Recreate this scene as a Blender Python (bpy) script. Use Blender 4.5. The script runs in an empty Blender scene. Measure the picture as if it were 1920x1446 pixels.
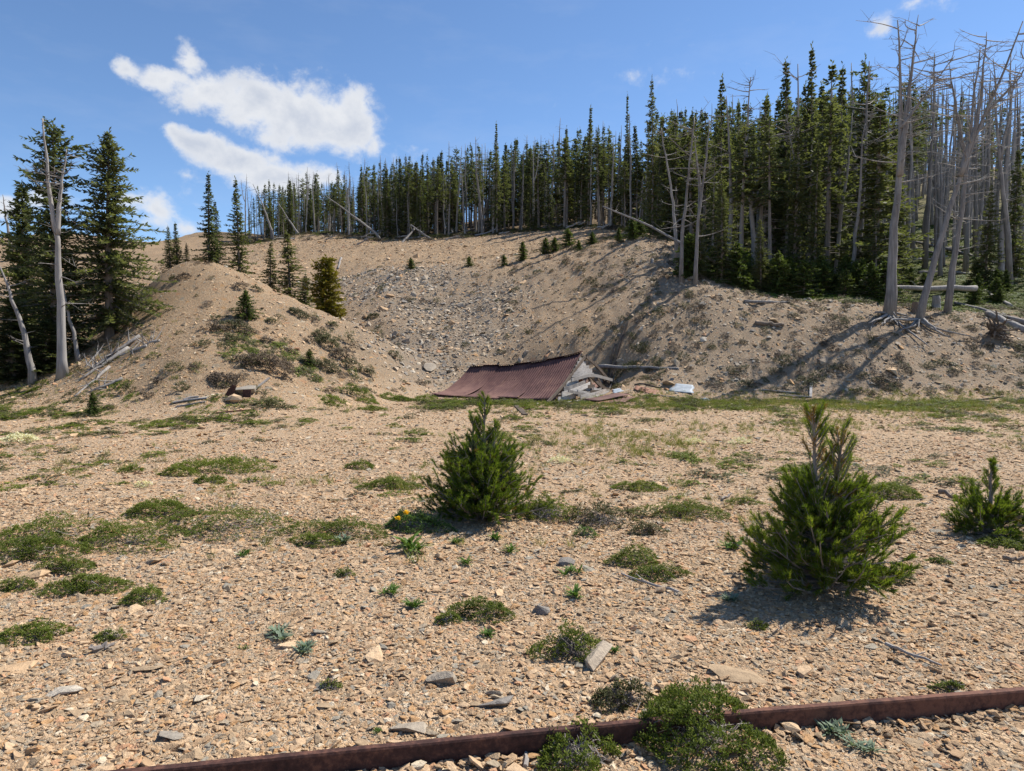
import bpy, math, random
import numpy as np
from mathutils import Vector

random.seed(7)
RNG = np.random.default_rng(7)
scene = bpy.context.scene
COL = scene.collection
rad = math.radians

# ------------------------------------------------------------------ camera
FPX, CX, CY = 1300.0, 960.0, 723.0           # focal length and centre in photograph pixels
CAM_H, PITCH = 1.60, math.atan((723 - 655) / 1300.0)
cam_d = bpy.data.cameras.new('camera'); cam = bpy.data.objects.new('camera', cam_d); COL.objects.link(cam)
cam_d.sensor_width = 36; cam_d.lens = 36 * FPX / 1920.0
cam_d.clip_start = 0.05; cam_d.clip_end = 5000
cam.location = (0, 0, CAM_H); cam.rotation_euler = (math.pi / 2 - PITCH, 0, 0)
scene.camera = cam

# ------------------------------------------------------------------ light
SUN_EL, SUN_AZ = rad(51), rad(60)            # azimuth measured from +Y (away from camera) towards +X
scene.view_settings.view_transform = 'Standard'
scene.view_settings.look = 'None'
scene.view_settings.gamma = 1
scene.view_settings.use_curve_mapping = False
scene.view_settings.exposure = 0.6
SKY_STRENGTH = 0.115
sd = bpy.data.lights.new('sun', 'SUN'); sd.energy = 5.0; sd.angle = rad(0.53); sd.color = (1.0, 0.94, 0.845)
sun = bpy.data.objects.new('sun', sd); COL.objects.link(sun)
tosun = Vector((math.sin(SUN_AZ) * math.cos(SUN_EL), math.cos(SUN_AZ) * math.cos(SUN_EL), math.sin(SUN_EL)))
sun.rotation_euler = tosun.to_track_quat('Z', 'Y').to_euler()


def px_dir(px, py):
    u = (px - CX) / FPX; v = (CY - py) / FPX
    c, s = math.cos(PITCH), math.sin(PITCH)
    return np.array([u, c + v * s, v * c - s])


def P(px, py, Y):
    d = px_dir(px, py); t = Y / d[1]
    return np.array([d[0] * t, Y, CAM_H + d[2] * t])


# world: physical sky with fair-weather clouds
world = bpy.data.worlds.new('World'); scene.world = world; world.use_nodes = True
wn, wl = world.node_tree.nodes, world.node_tree.links
wn.clear()


def wmath(op, a, b=None, c=None, clamp=False):
    n = wn.new('ShaderNodeMath'); n.operation = op; n.use_clamp = clamp
    for i, v in enumerate((a, b, c)):
        if v is None: continue
        if isinstance(v, (int, float)): n.inputs[i].default_value = v
        else: wl.new(v, n.inputs[i])
    return n.outputs[0]


sky = wn.new('ShaderNodeTexSky'); sky.sky_type = 'NISHITA'; sky.sun_disc = False
sky.sun_elevation = SUN_EL; sky.sun_rotation = SUN_AZ
sky.altitude = 2300; sky.air_density = 1.0; sky.dust_density = 0.25; sky.ozone_density = 3.0
tc = wn.new('ShaderNodeTexCoord')
sep = wn.new('ShaderNodeSeparateXYZ'); wl.new(tc.outputs['Generated'], sep.inputs[0])
az = wmath('ARCTAN2', sep.outputs[0], sep.outputs[1])
el = wmath('ARCSINE', sep.outputs[2])
comb = wn.new('ShaderNodeCombineXYZ'); wl.new(az, comb.inputs[0]); wl.new(el, comb.inputs[1])


def wnoise(scale, detail, rough, sy=1.15, off=0.0, dist=0.0):
    mp = wn.new('ShaderNodeMapping'); wl.new(comb.outputs[0], mp.inputs[0])
    mp.inputs['Scale'].default_value = (1, sy, 1); mp.inputs['Location'].default_value = (off, off * .7, 0)
    n = wn.new('ShaderNodeTexNoise'); n.inputs['Scale'].default_value = scale
    n.inputs['Detail'].default_value = detail; n.inputs['Roughness'].default_value = rough
    n.inputs['Distortion'].default_value = dist
    wl.new(mp.outputs[0], n.inputs['Vector']); return n.outputs['Fac']


wa, wb = wnoise(9, 6, .6, off=1.7), wnoise(9, 6, .6, off=6.3)
azw = wmath('ADD', az, wmath('MULTIPLY', wmath('SUBTRACT', wa, .5), .07)); elw = wmath('ADD', el, wmath('MULTIPLY', wmath('SUBTRACT', wb, .5), .055))
BLOBS = [  # pixel centre, radii, strength
    (575, 215, 140, 68, 1.0), (640, 235, 70, 62, 1.0), (660, 190, 40, 45, .8), (480, 190, 110, 48, 1.0), (400, 175, 95, 38, .95),
    (310, 150, 85, 28, .9), (232, 120, 34, 26, .85), (355, 118, 40, 34, .75), (520, 250, 60, 34, .6), (690, 270, 28, 26, .6),
    (385, 268, 66, 34, .95), (450, 300, 95, 38, 1.0), (520, 335, 110, 40, 1.0), (600, 330, 70, 28, .75), (340, 250, 30, 22, .7),
    (285, 400, 60, 42, .62), (235, 385, 40, 26, .5), (330, 425, 60, 26, .4), (-20, 290, 60, 26, .3), (390, 375, 46, 18, .22), (360, 340, 30, 12, .22), (15, 390, 60, 30, .7), (95, 375, 60, 30, .55),
    (1652, 42, 20, 14, .3), (1720, 2, 26, 12, .3), (1810, -6, 60, 16, .34), (1240, 127, 70, 14, .06), (745, 298, 40, 16, .2), (810, 285, 60, 14, .1)]
field = None
for (bx, by, rx, ry, st) in BLOBS:
    d = px_dir(bx, by); d = d / np.linalg.norm(d)
    a0, e0 = math.atan2(d[0], d[1]), math.asin(d[2])
    ra = rx / FPX * math.cos(a0) ** 2 * 1.04; re = ry / FPX * math.cos(a0) * 1.0
    dx = wmath('DIVIDE', wmath('SUBTRACT', azw, a0), ra); dy = wmath('DIVIDE', wmath('SUBTRACT', elw, e0), re)
    q = wmath('MULTIPLY', wmath('SUBTRACT', 1.0, wmath('SQRT', wmath('ADD', wmath('MULTIPLY', dx, dx), wmath('MULTIPLY', dy, dy)))), st)
    q = wmath('MAXIMUM', q, -0.6)
    field = q if field is None else wmath('SMOOTH_MAX', field, q, 0.18)
n1 = wnoise(15, 10, .6, dist=.25); n2 = wnoise(42, 8, .62, off=3.1, dist=.2); n3 = wnoise(3.0, 7, .6, off=9.0); n4 = wnoise(7, 5, .6, sy=3.0, off=5.0)
f = wmath('ADD', field, wmath('MULTIPLY', wmath('SUBTRACT', n1, .5), 1.25))
f = wmath('ADD', f, wmath('MULTIPLY', wmath('SUBTRACT', n2, .5), .7))
# other scattered clouds over the rest of the sky
far = wmath('SUBTRACT', wmath('ADD', n3, wmath('MULTIPLY', wmath('SUBTRACT', n1, .5), .35)), .735)
f = wmath('MAXIMUM', f, wmath('MULTIPLY', far, 2.5))
mr = wn.new('ShaderNodeMapRange'); mr.interpolation_type = 'SMOOTHERSTEP'; wl.new(f, mr.inputs['Value'])
mr.inputs['From Min'].default_value = -.04; mr.inputs['From Max'].default_value = .6
thin = wn.new('ShaderNodeMapRange'); wl.new(n4, thin.inputs['Value'])
thin.inputs['From Min'].default_value = .5; thin.inputs['From Max'].default_value = .85; thin.inputs['To Max'].default_value = .07
mask = wmath('MAXIMUM', wmath('MULTIPLY', mr.outputs[0], .97), thin.outputs[0])
cr = wn.new('ShaderNodeValToRGB'); wl.new(wmath('ADD', wmath('MULTIPLY', f, .5), wmath('MULTIPLY', n1, .6)), cr.inputs[0])
cr.color_ramp.elements[0].position = .25; cr.color_ramp.elements[0].color = (1, 1, 1, 1)
cr.color_ramp.elements[1].position = .85; cr.color_ramp.elements[1].color = (.62, .67, .77, 1)
hs = wn.new('ShaderNodeHueSaturation'); hs.inputs['Saturation'].default_value = 1.06; wl.new(sky.outputs[0], hs.inputs['Color'])
bg1 = wn.new('ShaderNodeBackground'); wl.new(hs.outputs[0], bg1.inputs[0]); bg1.inputs[1].default_value = SKY_STRENGTH
bg2 = wn.new('ShaderNodeBackground'); wl.new(cr.outputs[0], bg2.inputs[0]); bg2.inputs[1].default_value = 0.64
mx = wn.new('ShaderNodeMixShader'); wl.new(mask, mx.inputs[0]); wl.new(bg1.outputs[0], mx.inputs[1]); wl.new(bg2.outputs[0], mx.inputs[2])
wo = wn.new('ShaderNodeOutputWorld'); wl.new(mx.outputs[0], wo.inputs[0])

# ------------------------------------------------------------------ mesh helpers


def make_mesh(name, V, F, mat=None, attr=None, smooth=False):
    """V (n,3), F (m,k) with k = 3 or 4 (one kind), or a list of such arrays; attr: point float 'v'"""
    me = bpy.data.meshes.new(name)
    V = np.asarray(V, np.float32)
    Fs = F if isinstance(F, list) else [F]
    Fs = [np.asarray(a, np.int32) for a in Fs if len(a)]
    me.vertices.add(len(V)); me.vertices.foreach_set('co', V.ravel())
    nl = sum(a.size for a in Fs); nf = sum(len(a) for a in Fs)
    me.loops.add(nl); me.polygons.add(nf)
    me.loops.foreach_set('vertex_index', np.concatenate([a.ravel() for a in Fs]))
    tot = np.concatenate([np.full(len(a), a.shape[1], np.int32) for a in Fs])
    st = np.concatenate([[0], np.cumsum(tot)[:-1]]).astype(np.int32)
    me.polygons.foreach_set('loop_start', st)
    me.polygons.foreach_set('use_smooth', np.full(nf, bool(smooth)))
    if attr is not None:
        a = me.attributes.new('v', 'FLOAT', 'POINT'); a.data.foreach_set('value', np.asarray(attr, np.float32))
    me.update(calc_edges=True); me.validate()
    if mat: me.materials.append(mat)
    return me


class Geo:
    """collects verts, tris, quads and a per-point value"""
    def __init__(s): s.V = []; s.Q = []; s.T = []; s.A = []; s.n = 0
    def add(s, V, Q=None, T=None, a=0.5):
        V = np.asarray(V, float)
        if Q is not None and len(Q): s.Q.append(np.asarray(Q, int) + s.n)
        if T is not None and len(T): s.T.append(np.asarray(T, int) + s.n)
        s.V.append(V); s.A.append(np.broadcast_to(np.asarray(a, float), (len(V),))); s.n += len(V)
    def mesh(s, name, mat, off=None, smooth=False):
        V = np.concatenate(s.V)
        if off is not None: V = V - np.asarray(off)
        F = []
        if s.Q: F.append(np.concatenate(s.Q))
        if s.T: F.append(np.concatenate(s.T))
        return make_mesh(name, V, F, mat, np.concatenate(s.A), smooth)


def tube(g, pts, radii, sides=6, a=0.5, cap=True, rough=0.0, rng=None):
    pts = np.asarray(pts, float); n = len(pts); radii = np.broadcast_to(np.asarray(radii, float), (n,))
    tan = np.gradient(pts, axis=0); tan /= np.linalg.norm(tan, axis=1)[:, None] + 1e-9
    ref = np.array([0, 0, 1.0]) if abs(tan[:, 2]).mean() < .85 else np.array([1.0, 0, 0])
    s = np.cross(tan, ref); s /= np.linalg.norm(s, axis=1)[:, None] + 1e-9
    t = np.cross(s, tan)
    ang = np.arange(sides) * 2 * math.pi / sides
    R = radii[:, None] * (1 + (rough * (rng.random((n, sides)) - .5) * 2 if rng is not None else 0))
    V = pts[:, None, :] + R[:, :, None] * (np.cos(ang)[None, :, None] * s[:, None, :] + np.sin(ang)[None, :, None] * t[:, None, :])
    V = V.reshape(-1, 3)
    i = np.arange(n - 1)[:, None] * sides; j = np.arange(sides)[None, :]; j2 = (j + 1) % sides
    Q = np.stack([i + j, i + j2, i + sides + j2, i + sides + j], -1).reshape(-1, 4)
    T = None
    if cap:
        V = np.concatenate([V, pts[:1], pts[-1:]])
        b = n * sides; jj = np.arange(sides); jn = (jj + 1) % sides
        T = np.concatenate([np.stack([jn, jj, np.full(sides, b)], -1), np.stack([(n - 1) * sides + jj, (n - 1) * sides + jn, np.full(sides, b + 1)], -1)])
    g.add(V, Q, T, a)


def strip_box(g, pts, w, t, side, a=0.5):
    """plank swept along pts; side = direction of its width"""
    pts = np.asarray(pts, float); n = len(pts)
    tan = np.gradient(pts, axis=0); tan /= np.linalg.norm(tan, axis=1)[:, None]
    side = np.asarray(side, float)
    s = np.broadcast_to(side, (n, 3)) if side.ndim == 1 else side
    s = s - tan * np.sum(s * tan, 1)[:, None]; s = s / np.linalg.norm(s, axis=1)[:, None]
    nn = np.cross(tan, s)
    w = np.broadcast_to(np.asarray(w, float), (n,))[:, None]
    V = np.stack([pts + s * w / 2 + nn * t / 2, pts - s * w / 2 + nn * t / 2, pts - s * w / 2 - nn * t / 2, pts + s * w / 2 - nn * t / 2], 1).reshape(-1, 3)
    i = np.arange(n - 1)[:, None] * 4; j = np.arange(4)[None, :]; j2 = (j + 1) % 4
    Q = np.stack([i + j, i + j2, i + 4 + j2, i + 4 + j], -1).reshape(-1, 4)
    e = (n - 1) * 4
    Q = np.concatenate([Q, [[3, 2, 1, 0], [e, e + 1, e + 2, e + 3]]])
    g.add(V, Q, None, a)


def leaves(g, pos, d, side, L, W, a, mid=.45):
    """diamond leaves: pos base, d direction, side vector, length, width"""
    L = np.asarray(L)[:, None]; W = np.asarray(W)[:, None]
    V = np.stack([pos, pos + d * L * mid + side * W / 2, pos + d * L, pos + d * L * mid - side * W / 2], 1).reshape(-1, 3)
    Q = np.arange(len(pos) * 4).reshape(-1, 4)
    g.add(V, Q, None, np.repeat(a, 4))


def needles(g, pos, d, side, L, W, a):
    L = np.asarray(L)[:, None]; W = np.asarray(W)[:, None]
    V = np.stack([pos + side * W / 2, pos - side * W / 2, pos + d * L], 1).reshape(-1, 3)
    g.add(V, None, np.arange(len(pos) * 3).reshape(-1, 3), np.repeat(a, 3))


def unit(v): return v / (np.linalg.norm(v, axis=-1, keepdims=True) + 1e-9)


def link(name, me, parent=None, loc=None, label=None, cat=None, group=None, kind=None, rot=None, scale=None):
    o = bpy.data.objects.new(name, me); COL.objects.link(o)
    if parent is not None: o.parent = parent
    if loc is not None: o.location = tuple(float(c) for c in loc)
    if rot is not None: o.rotation_euler = rot
    if scale is not None: o.scale = (scale,) * 3 if isinstance(scale, (int, float)) else scale
    if label: o['label'] = label
    if cat: o['category'] = cat
    if group: o['group'] = group
    if kind: o['kind'] = kind
    return o


# ------------------------------------------------------------------ materials


def new_mat(name):
    m = bpy.data.materials.new(name); m.use_nodes = True
    nt = m.node_tree; b = nt.nodes['Principled BSDF']; return m, nt, b


def nnode(nt, t, **kw):
    n = nt.nodes.new(t)
    for k, v in kw.items():
        if k in n.inputs.keys(): n.inputs[k].default_value = v
        else: setattr(n, k, v)
    return n


def ramp(nt, fac, stops, interp='LINEAR'):
    r = nt.nodes.new('ShaderNodeValToRGB'); nt.links.new(fac, r.inputs[0]); r.color_ramp.interpolation = interp
    while len(r.color_ramp.elements) < len(stops): r.color_ramp.elements.new(.5)
    for e, (p, c) in zip(r.color_ramp.elements, stops): e.position = p; e.color = (*c, 1)
    return r.outputs[0]


def mixc(nt, fac, a, b, mode='MIX'):
    n = nt.nodes.new('ShaderNodeMix'); n.data_type = 'RGBA'; n.blend_type = mode
    for s, v in ((0, fac), (6, a), (7, b)):
        if isinstance(v, (int, float)): n.inputs[s].default_value = v
        elif isinstance(v, tuple): n.inputs[s].default_value = (*v, 1)
        else: nt.links.new(v, n.inputs[s])
    return n.outputs[2]


STONES = [(p_, (min(c_[0] * 1.04, .66), c_[1] * 1.005, c_[2] * .92)) for p_, c_ in [(.0, (.40, .28, .185)), (.16, (.48, .345, .23)), (.3, (.56, .42, .295)), (.40, (.46, .29, .16)), (.50, (.36, .275, .195)), (.66, (.37, .31, .245)), (.75, (.52, .385, .27)), (.87, (.30, .28, .25)), (.92, (.50, .30, .19)), (.97, (.62, .54, .44))]]


def ground_material():
    m, nt, b = new_mat('gravel_ground'); L = nt.links
    geo = nnode(nt, 'ShaderNodeNewGeometry'); pos = geo.outputs['Position']
    def vor(scale, seed):
        mp = nnode(nt, 'ShaderNodeMapping'); L.new(pos, mp.inputs[0]); mp.inputs['Location'].default_value = (seed, seed * 2, 0)
        n = nnode(nt, 'ShaderNodeTexNoise', Scale=scale * .6, Detail=2.0); L.new(mp.outputs[0], n.inputs['Vector'])
        w = mixc(nt, .06, mp.outputs[0], n.outputs['Color'], 'ADD')
        v = nnode(nt, 'ShaderNodeTexVoronoi', Scale=scale); L.new(w, v.inputs['Vector']); return v
    v1 = vor(75.0, 0.3); v2 = vor(26.0, 4.1); v3 = vor(6.5, 2.2)
    def rnd(v):
        s = nnode(nt, 'ShaderNodeSeparateColor'); L.new(v.outputs['Color'], s.inputs[0]); return s.outputs
    c1 = ramp(nt, rnd(v1)[0], STONES, 'CONSTANT'); c2 = ramp(nt, rnd(v2)[1], STONES, 'CONSTANT'); c3 = ramp(nt, rnd(v3)[0], STONES, 'CONSTANT')
    pick = nnode(nt, 'ShaderNodeMath', operation='GREATER_THAN'); L.new(rnd(v2)[2], pick.inputs[0]); pick.inputs[1].default_value = .62
    c = mixc(nt, pick.outputs[0], c1, c2)
    pick3 = nnode(nt, 'ShaderNodeMath', operation='GREATER_THAN'); L.new(rnd(v3)[2], pick3.inputs[0]); pick3.inputs[1].default_value = .9
    c = mixc(nt, pick3.outputs[0], c, c3)
    big = nnode(nt, 'ShaderNodeTexNoise', Scale=.35, Detail=5.0, Roughness=.6); L.new(pos, big.inputs['Vector'])
    c = mixc(nt, ramp(nt, big.outputs['Fac'], [(.35, (0, 0, 0)), (.7, (.55,) * 3)]), c, mixc(nt, .5, c, (.50, .36, .23)))
    # zones of other soil and rubble, kept as point attributes
    nz = nnode(nt, 'ShaderNodeTexNoise', Scale=1.9, Detail=5.0, Roughness=.7); L.new(pos, nz.inputs['Vector'])
    for an, col, k in (('talus', (.29, .265, .23), .72), ('ochre', (.37, .265, .17), .6), ('duff', (.13, .10, .06), .8), ('green', (.105, .130, .030), .85)):
        at = nnode(nt, 'ShaderNodeAttribute', attribute_name=an)
        mm = nnode(nt, 'ShaderNodeMath', operation='MULTIPLY_ADD'); L.new(nz.outputs['Fac'], mm.inputs[0]); mm.inputs[1].default_value = 1.2; mm.inputs[2].default_value = -.6
        ad = nnode(nt, 'ShaderNodeMath', operation='ADD'); L.new(at.outputs['Fac'], ad.inputs[0])
        wgt = nnode(nt, 'ShaderNodeMath', operation='MULTIPLY'); L.new(mm.outputs[0], wgt.inputs[0]); L.new(at.outputs['Fac'], wgt.inputs[1])
        L.new(wgt.outputs[0], ad.inputs[1]); ad.use_clamp = True
        ml = nnode(nt, 'ShaderNodeMath', operation='MULTIPLY'); L.new(ad.outputs[0], ml.inputs[0]); ml.inputs[1].default_value = k
        c = mixc(nt, ml.outputs[0], c, mixc(nt, .75, c, col))
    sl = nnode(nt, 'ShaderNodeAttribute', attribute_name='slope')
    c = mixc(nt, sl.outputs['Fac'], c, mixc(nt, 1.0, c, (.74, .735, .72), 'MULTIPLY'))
    L.new(c, b.inputs['Base Color']); b.inputs['Roughness'].default_value = .92; b.inputs['Specular IOR Level'].default_value = .15
    h1 = nnode(nt, 'ShaderNodeMath', operation='MULTIPLY_ADD'); L.new(v2.outputs['Distance'], h1.inputs[0]); h1.inputs[1].default_value = 1.4; L.new(v1.outputs['Distance'], h1.inputs[2])
    fine = nnode(nt, 'ShaderNodeTexNoise', Scale=30.0, Detail=3.0, Roughness=.75); L.new(pos, fine.inputs['Vector'])
    h2 = nnode(nt, 'ShaderNodeMath', operation='ADD'); L.new(h1.outputs[0], h2.inputs[0]); L.new(fine.outputs['Fac'], h2.inputs[1])
    bp = nnode(nt, 'ShaderNodeBump', Strength=.7, Distance=.03); L.new(h2.outputs[0], bp.inputs['Height']); L.new(bp.outputs[0], b.inputs['Normal'])
    return m


def stone_material(name, stops):
    m, nt, b = new_mat(name); L = nt.links
    oi = nnode(nt, 'ShaderNodeObjectInfo'); c = ramp(nt, oi.outputs['Random'], stops, 'CONSTANT')
    tcn = nnode(nt, 'ShaderNodeTexCoord')
    n = nnode(nt, 'ShaderNodeTexNoise', Scale=3.0, Detail=6.0, Roughness=.7); L.new(tcn.outputs['Object'], n.inputs['Vector'])
    c = mixc(nt, 1.0, c, ramp(nt, n.outputs['Fac'], [(.3, (.72, .70, .68)), (.7, (1.12, 1.1, 1.05))]), 'MULTIPLY')
    L.new(c, b.inputs['Base Color']); b.inputs['Roughness'].default_value = .85; b.inputs['Specular IOR Level'].default_value = .25
    bp = nnode(nt, 'ShaderNodeBump', Strength=.5, Distance=.05); L.new(n.outputs['Fac'], bp.inputs['Height']); L.new(bp.outputs[0], b.inputs['Normal'])
    return m


def leaf_material(name, stops, trans=.25, objvar=.35, rough=.55, tcol=(.25, .35, .04)):
    m, nt, b = new_mat(name); L = nt.links
    at = nnode(nt, 'ShaderNodeAttribute', attribute_name='v'); oi = nnode(nt, 'ShaderNodeObjectInfo')
    f = nnode(nt, 'ShaderNodeMath', operation='MULTIPLY_ADD'); L.new(oi.outputs['Random'], f.inputs[0]); f.inputs[1].default_value = objvar
    s = nnode(nt, 'ShaderNodeMath', operation='MULTIPLY'); L.new(at.outputs['Fac'], s.inputs[0]); s.inputs[1].default_value = 1 - objvar
    L.new(s.outputs[0], f.inputs[2])
    c = ramp(nt, f.outputs[0], stops)
    L.new(c, b.inputs['Base Color']); b.inputs['Roughness'].default_value = max(rough, .6); b.inputs['Specular IOR Level'].default_value = .12
    t = nnode(nt, 'ShaderNodeBsdfTranslucent'); L.new(mixc(nt, 1.0, c, (1.3, 1.35, .7), 'MULTIPLY'), t.inputs[0])
    mxn = nnode(nt, 'ShaderNodeMixShader'); mxn.inputs[0].default_value = trans
    L.new(b.outputs[0], mxn.inputs[1]); L.new(t.outputs[0], mxn.inputs[2]); L.new(mxn.outputs[0], nt.nodes['Material Output'].inputs[0])
    return m


def wood_material(name, dark, mid, light, sc=(18, 18, 1.2), rough=.8, objvar=.25):
    m, nt, b = new_mat(name); L = nt.links
    tcn = nnode(nt, 'ShaderNodeTexCoord'); mp = nnode(nt, 'ShaderNodeMapping'); L.new(tcn.outputs['Object'], mp.inputs[0]); mp.inputs['Scale'].default_value = sc
    n = nnode(nt, 'ShaderNodeTexNoise', Scale=1.0, Detail=7.0, Roughness=.65); L.new(mp.outputs[0], n.inputs['Vector'])
    n2 = nnode(nt, 'ShaderNodeTexNoise', Scale=1.7, Detail=4.0); L.new(tcn.outputs['Object'], n2.inputs['Vector'])
    oi = nnode(nt, 'ShaderNodeObjectInfo'); at = nnode(nt, 'ShaderNodeAttribute', attribute_name='v')
    a = nnode(nt, 'ShaderNodeMath', operation='MULTIPLY_ADD'); L.new(n2.outputs['Fac'], a.inputs[0]); a.inputs[1].default_value = .5; L.new(n.outputs['Fac'], a.inputs[2])
    a2 = nnode(nt, 'ShaderNodeMath', operation='MULTIPLY_ADD'); L.new(oi.outputs['Random'], a2.inputs[0]); a2.inputs[1].default_value = objvar; L.new(a.outputs[0], a2.inputs[2])
    a3 = nnode(nt, 'ShaderNodeMath', operation='MULTIPLY_ADD'); L.new(at.outputs['Fac'], a3.inputs[0]); a3.inputs[1].default_value = .3; L.new(a2.outputs[0], a3.inputs[2])
    c = ramp(nt, a3.outputs[0], [(.62, dark), (.95, mid), (1.3, light)])
    # ramp input is clamped to 1, so rescale
    r = [x for x in nt.nodes if x.type == 'VALTORGB'][-1]
    sc2 = nnode(nt, 'ShaderNodeMath', operation='MULTIPLY'); L.new(a3.outputs[0], sc2.inputs[0]); sc2.inputs[1].default_value = .7
    L.new(sc2.outputs[0], r.inputs[0])
    for e, p in zip(r.color_ramp.elements, (.42, .62, .86)): e.position = p
    L.new(c, b.inputs['Base Color']); b.inputs['Roughness'].default_value = rough; b.inputs['Specular IOR Level'].default_value = .2
    bp = nnode(nt, 'ShaderNodeBump', Strength=.5, Distance=.02); L.new(n.outputs['Fac'], bp.inputs['Height']); L.new(bp.outputs[0], b.inputs['Normal'])
    return m


def metal_material(name, c1, c2, c3, rough=.6, scale=2.2, metallic=.0, spec=.4):
    m, nt, b = new_mat(name); L = nt.links
    tcn = nnode(nt, 'ShaderNodeTexCoord')
    n = nnode(nt, 'ShaderNodeTexNoise', Scale=scale, Detail=8.0, Roughness=.7); L.new(tcn.outputs['Object'], n.inputs['Vector'])
    mp = nnode(nt, 'ShaderNodeMapping'); L.new(tcn.outputs['Object'], mp.inputs[0]); mp.inputs['Scale'].default_value = (1, 1, .15)
    n2 = nnode(nt, 'ShaderNodeTexNoise', Scale=9.0, Detail=5.0); L.new(mp.outputs[0], n2.inputs['Vector'])
    oi = nnode(nt, 'ShaderNodeObjectInfo')
    a = nnode(nt, 'ShaderNodeMath', operation='MULTIPLY_ADD'); L.new(n2.outputs['Fac'], a.inputs[0]); a.inputs[1].default_value = .4; L.new(n.outputs['Fac'], a.inputs[2])
    a2 = nnode(nt, 'ShaderNodeMath', operation='MULTIPLY_ADD'); L.new(oi.outputs['Random'], a2.inputs[0]); a2.inputs[1].default_value = .2; L.new(a.outputs[0], a2.inputs[2])
    c = ramp(nt, a2.outputs[0], [(.55, c1), (.76, c2), (.97, c3)])
    L.new(c, b.inputs['Base Color']); b.inputs['Roughness'].default_value = rough; b.inputs['Metallic'].default_value = metallic; b.inputs['Specular IOR Level'].default_value = spec
    bp = nnode(nt, 'ShaderNodeBump', Strength=.35, Distance=.01); L.new(n.outputs['Fac'], bp.inputs['Height']); L.new(bp.outputs[0], b.inputs['Normal'])
    return m


M = {}
M['ground'] = ground_material()
M['stone'] = stone_material('gravel_stone', STONES)
M['talus'] = stone_material('talus_stone', [(.0, (.36, .31, .25)), (.2, (.30, .27, .23)), (.4, (.43, .36, .28)), (.6, (.24, .22, .2)), (.75, (.40, .32, .24)), (.9, (.48, .43, .36))])
M['conifer'] = leaf_material('conifer_needles', [(.0, (.062, .076, .040)), (.35, (.090, .106, .050)), (.7, (.125, .138, .058)), (.9, (.165, .155, .066)), (1, (.21, .165, .085))], .42, .42)
M['conifer_light'] = leaf_material('young_fir_needles', [(.0, (.05, .074, .024)), (.5, (.078, .108, .032)), (1, (.125, .150, .044))], .36)
M['conifer_yellow'] = leaf_material('yellowish_needles', [(.0, (.07, .08, .015)), (.5, (.14, .135, .02)), (1, (.24, .18, .03))], .25)
M['pine'] = leaf_material('pine_needles', [(.0, (.050, .085, .013)), (.45, (.105, .150, .020)), (.8, (.175, .225, .030)), (1, (.26, .28, .05))], .42, .12, .45)
M['pine_brown'] = leaf_material('rusty_needles', [(.0, (.10, .10, .02)), (.5, (.20, .13, .03)), (1, (.33, .17, .05))], .25, .1)
M['mat'] = leaf_material('mat_leaves', [(.0, (.060, .080, .014)), (.45, (.11, .14, .024)), (.8, (.17, .20, .036)), (1, (.24, .25, .06))], .35, .25, .42)
M['mat_dark'] = leaf_material('dull_mat_leaves', [(.0, (.055, .05, .028)), (.5, (.085, .085, .035)), (1, (.14, .13, .055))], .15, .4)
M['mat_brown'] = leaf_material('dry_mat_leaves', [(.0, (.075, .055, .04)), (.5, (.115, .085, .06)), (1, (.17, .135, .09))], .1, .4)
M['herb'] = leaf_material('herb_leaves', [(.0, (.05, .09, .02)), (.5, (.085, .15, .03)), (1, (.15, .22, .06))], .25, .3, .4)
M['herb_blue'] = leaf_material('grey_green_leaves', [(.0, (.11, .15, .10)), (.5, (.17, .22, .15)), (1, (.26, .31, .22))], .2, .3)
M['grass'] = leaf_material('grass_blades', [(.0, (.10, .13, .03)), (.4, (.15, .18, .045)), (.75, (.26, .24, .08)), (1, (.42, .34, .16))], .3, .45)
M['cream'] = leaf_material('cream_flowers', [(.0, (.55, .50, .24)), (.5, (.66, .63, .40)), (1, (.72, .70, .58))], .2)
M['yellow'] = leaf_material('yellow_petals', [(.0, (.75, .42, .01)), (1, (.85, .58, .03))], .2)
M['bark'] = wood_material('grey_brown_bark', (.07, .058, .048), (.15, .125, .105), (.25, .22, .19))
M['dead'] = wood_material('weathered_dead_wood', (.085, .075, .07), (.17, .155, .145), (.32, .30, .28))
M['dead_dark'] = wood_material('dark_dead_wood', (.045, .035, .028), (.11, .085, .065), (.22, .17, .13))
M['twig'] = wood_material('dry_twigs', (.10, .08, .07), (.2, .17, .15), (.33, .3, .27))
M['plank'] = wood_material('bleached_planks', (.11, .10, .095), (.27, .25, .235), (.48, .45, .42), (5, 5, 30))
M['plank_dark'] = wood_material('dark_old_timber', (.035, .028, .024), (.085, .065, .05), (.16, .125, .1), (14, 14, 14))
M['rust_roof'] = metal_material('rust_red_roofing', (.060, .028, .026), (.105, .048, .044), (.17, .088, .070), .7, 1.3, spec=.2)
M['rust_orange'] = metal_material('orange_rusted_sheet', (.16, .075, .05), (.26, .12, .07), (.36, .2, .13), .7)
M['rail'] = metal_material('rusty_rail_iron', (.030, .016, .014), (.066, .032, .026), (.16, .075, .05), .8, 30.0, spec=.2)
M['zinc'] = metal_material('grey_zinc_sheet', (.17, .20, .23), (.26, .30, .34), (.36, .40, .44), .6, 3.0, .0)

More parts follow.
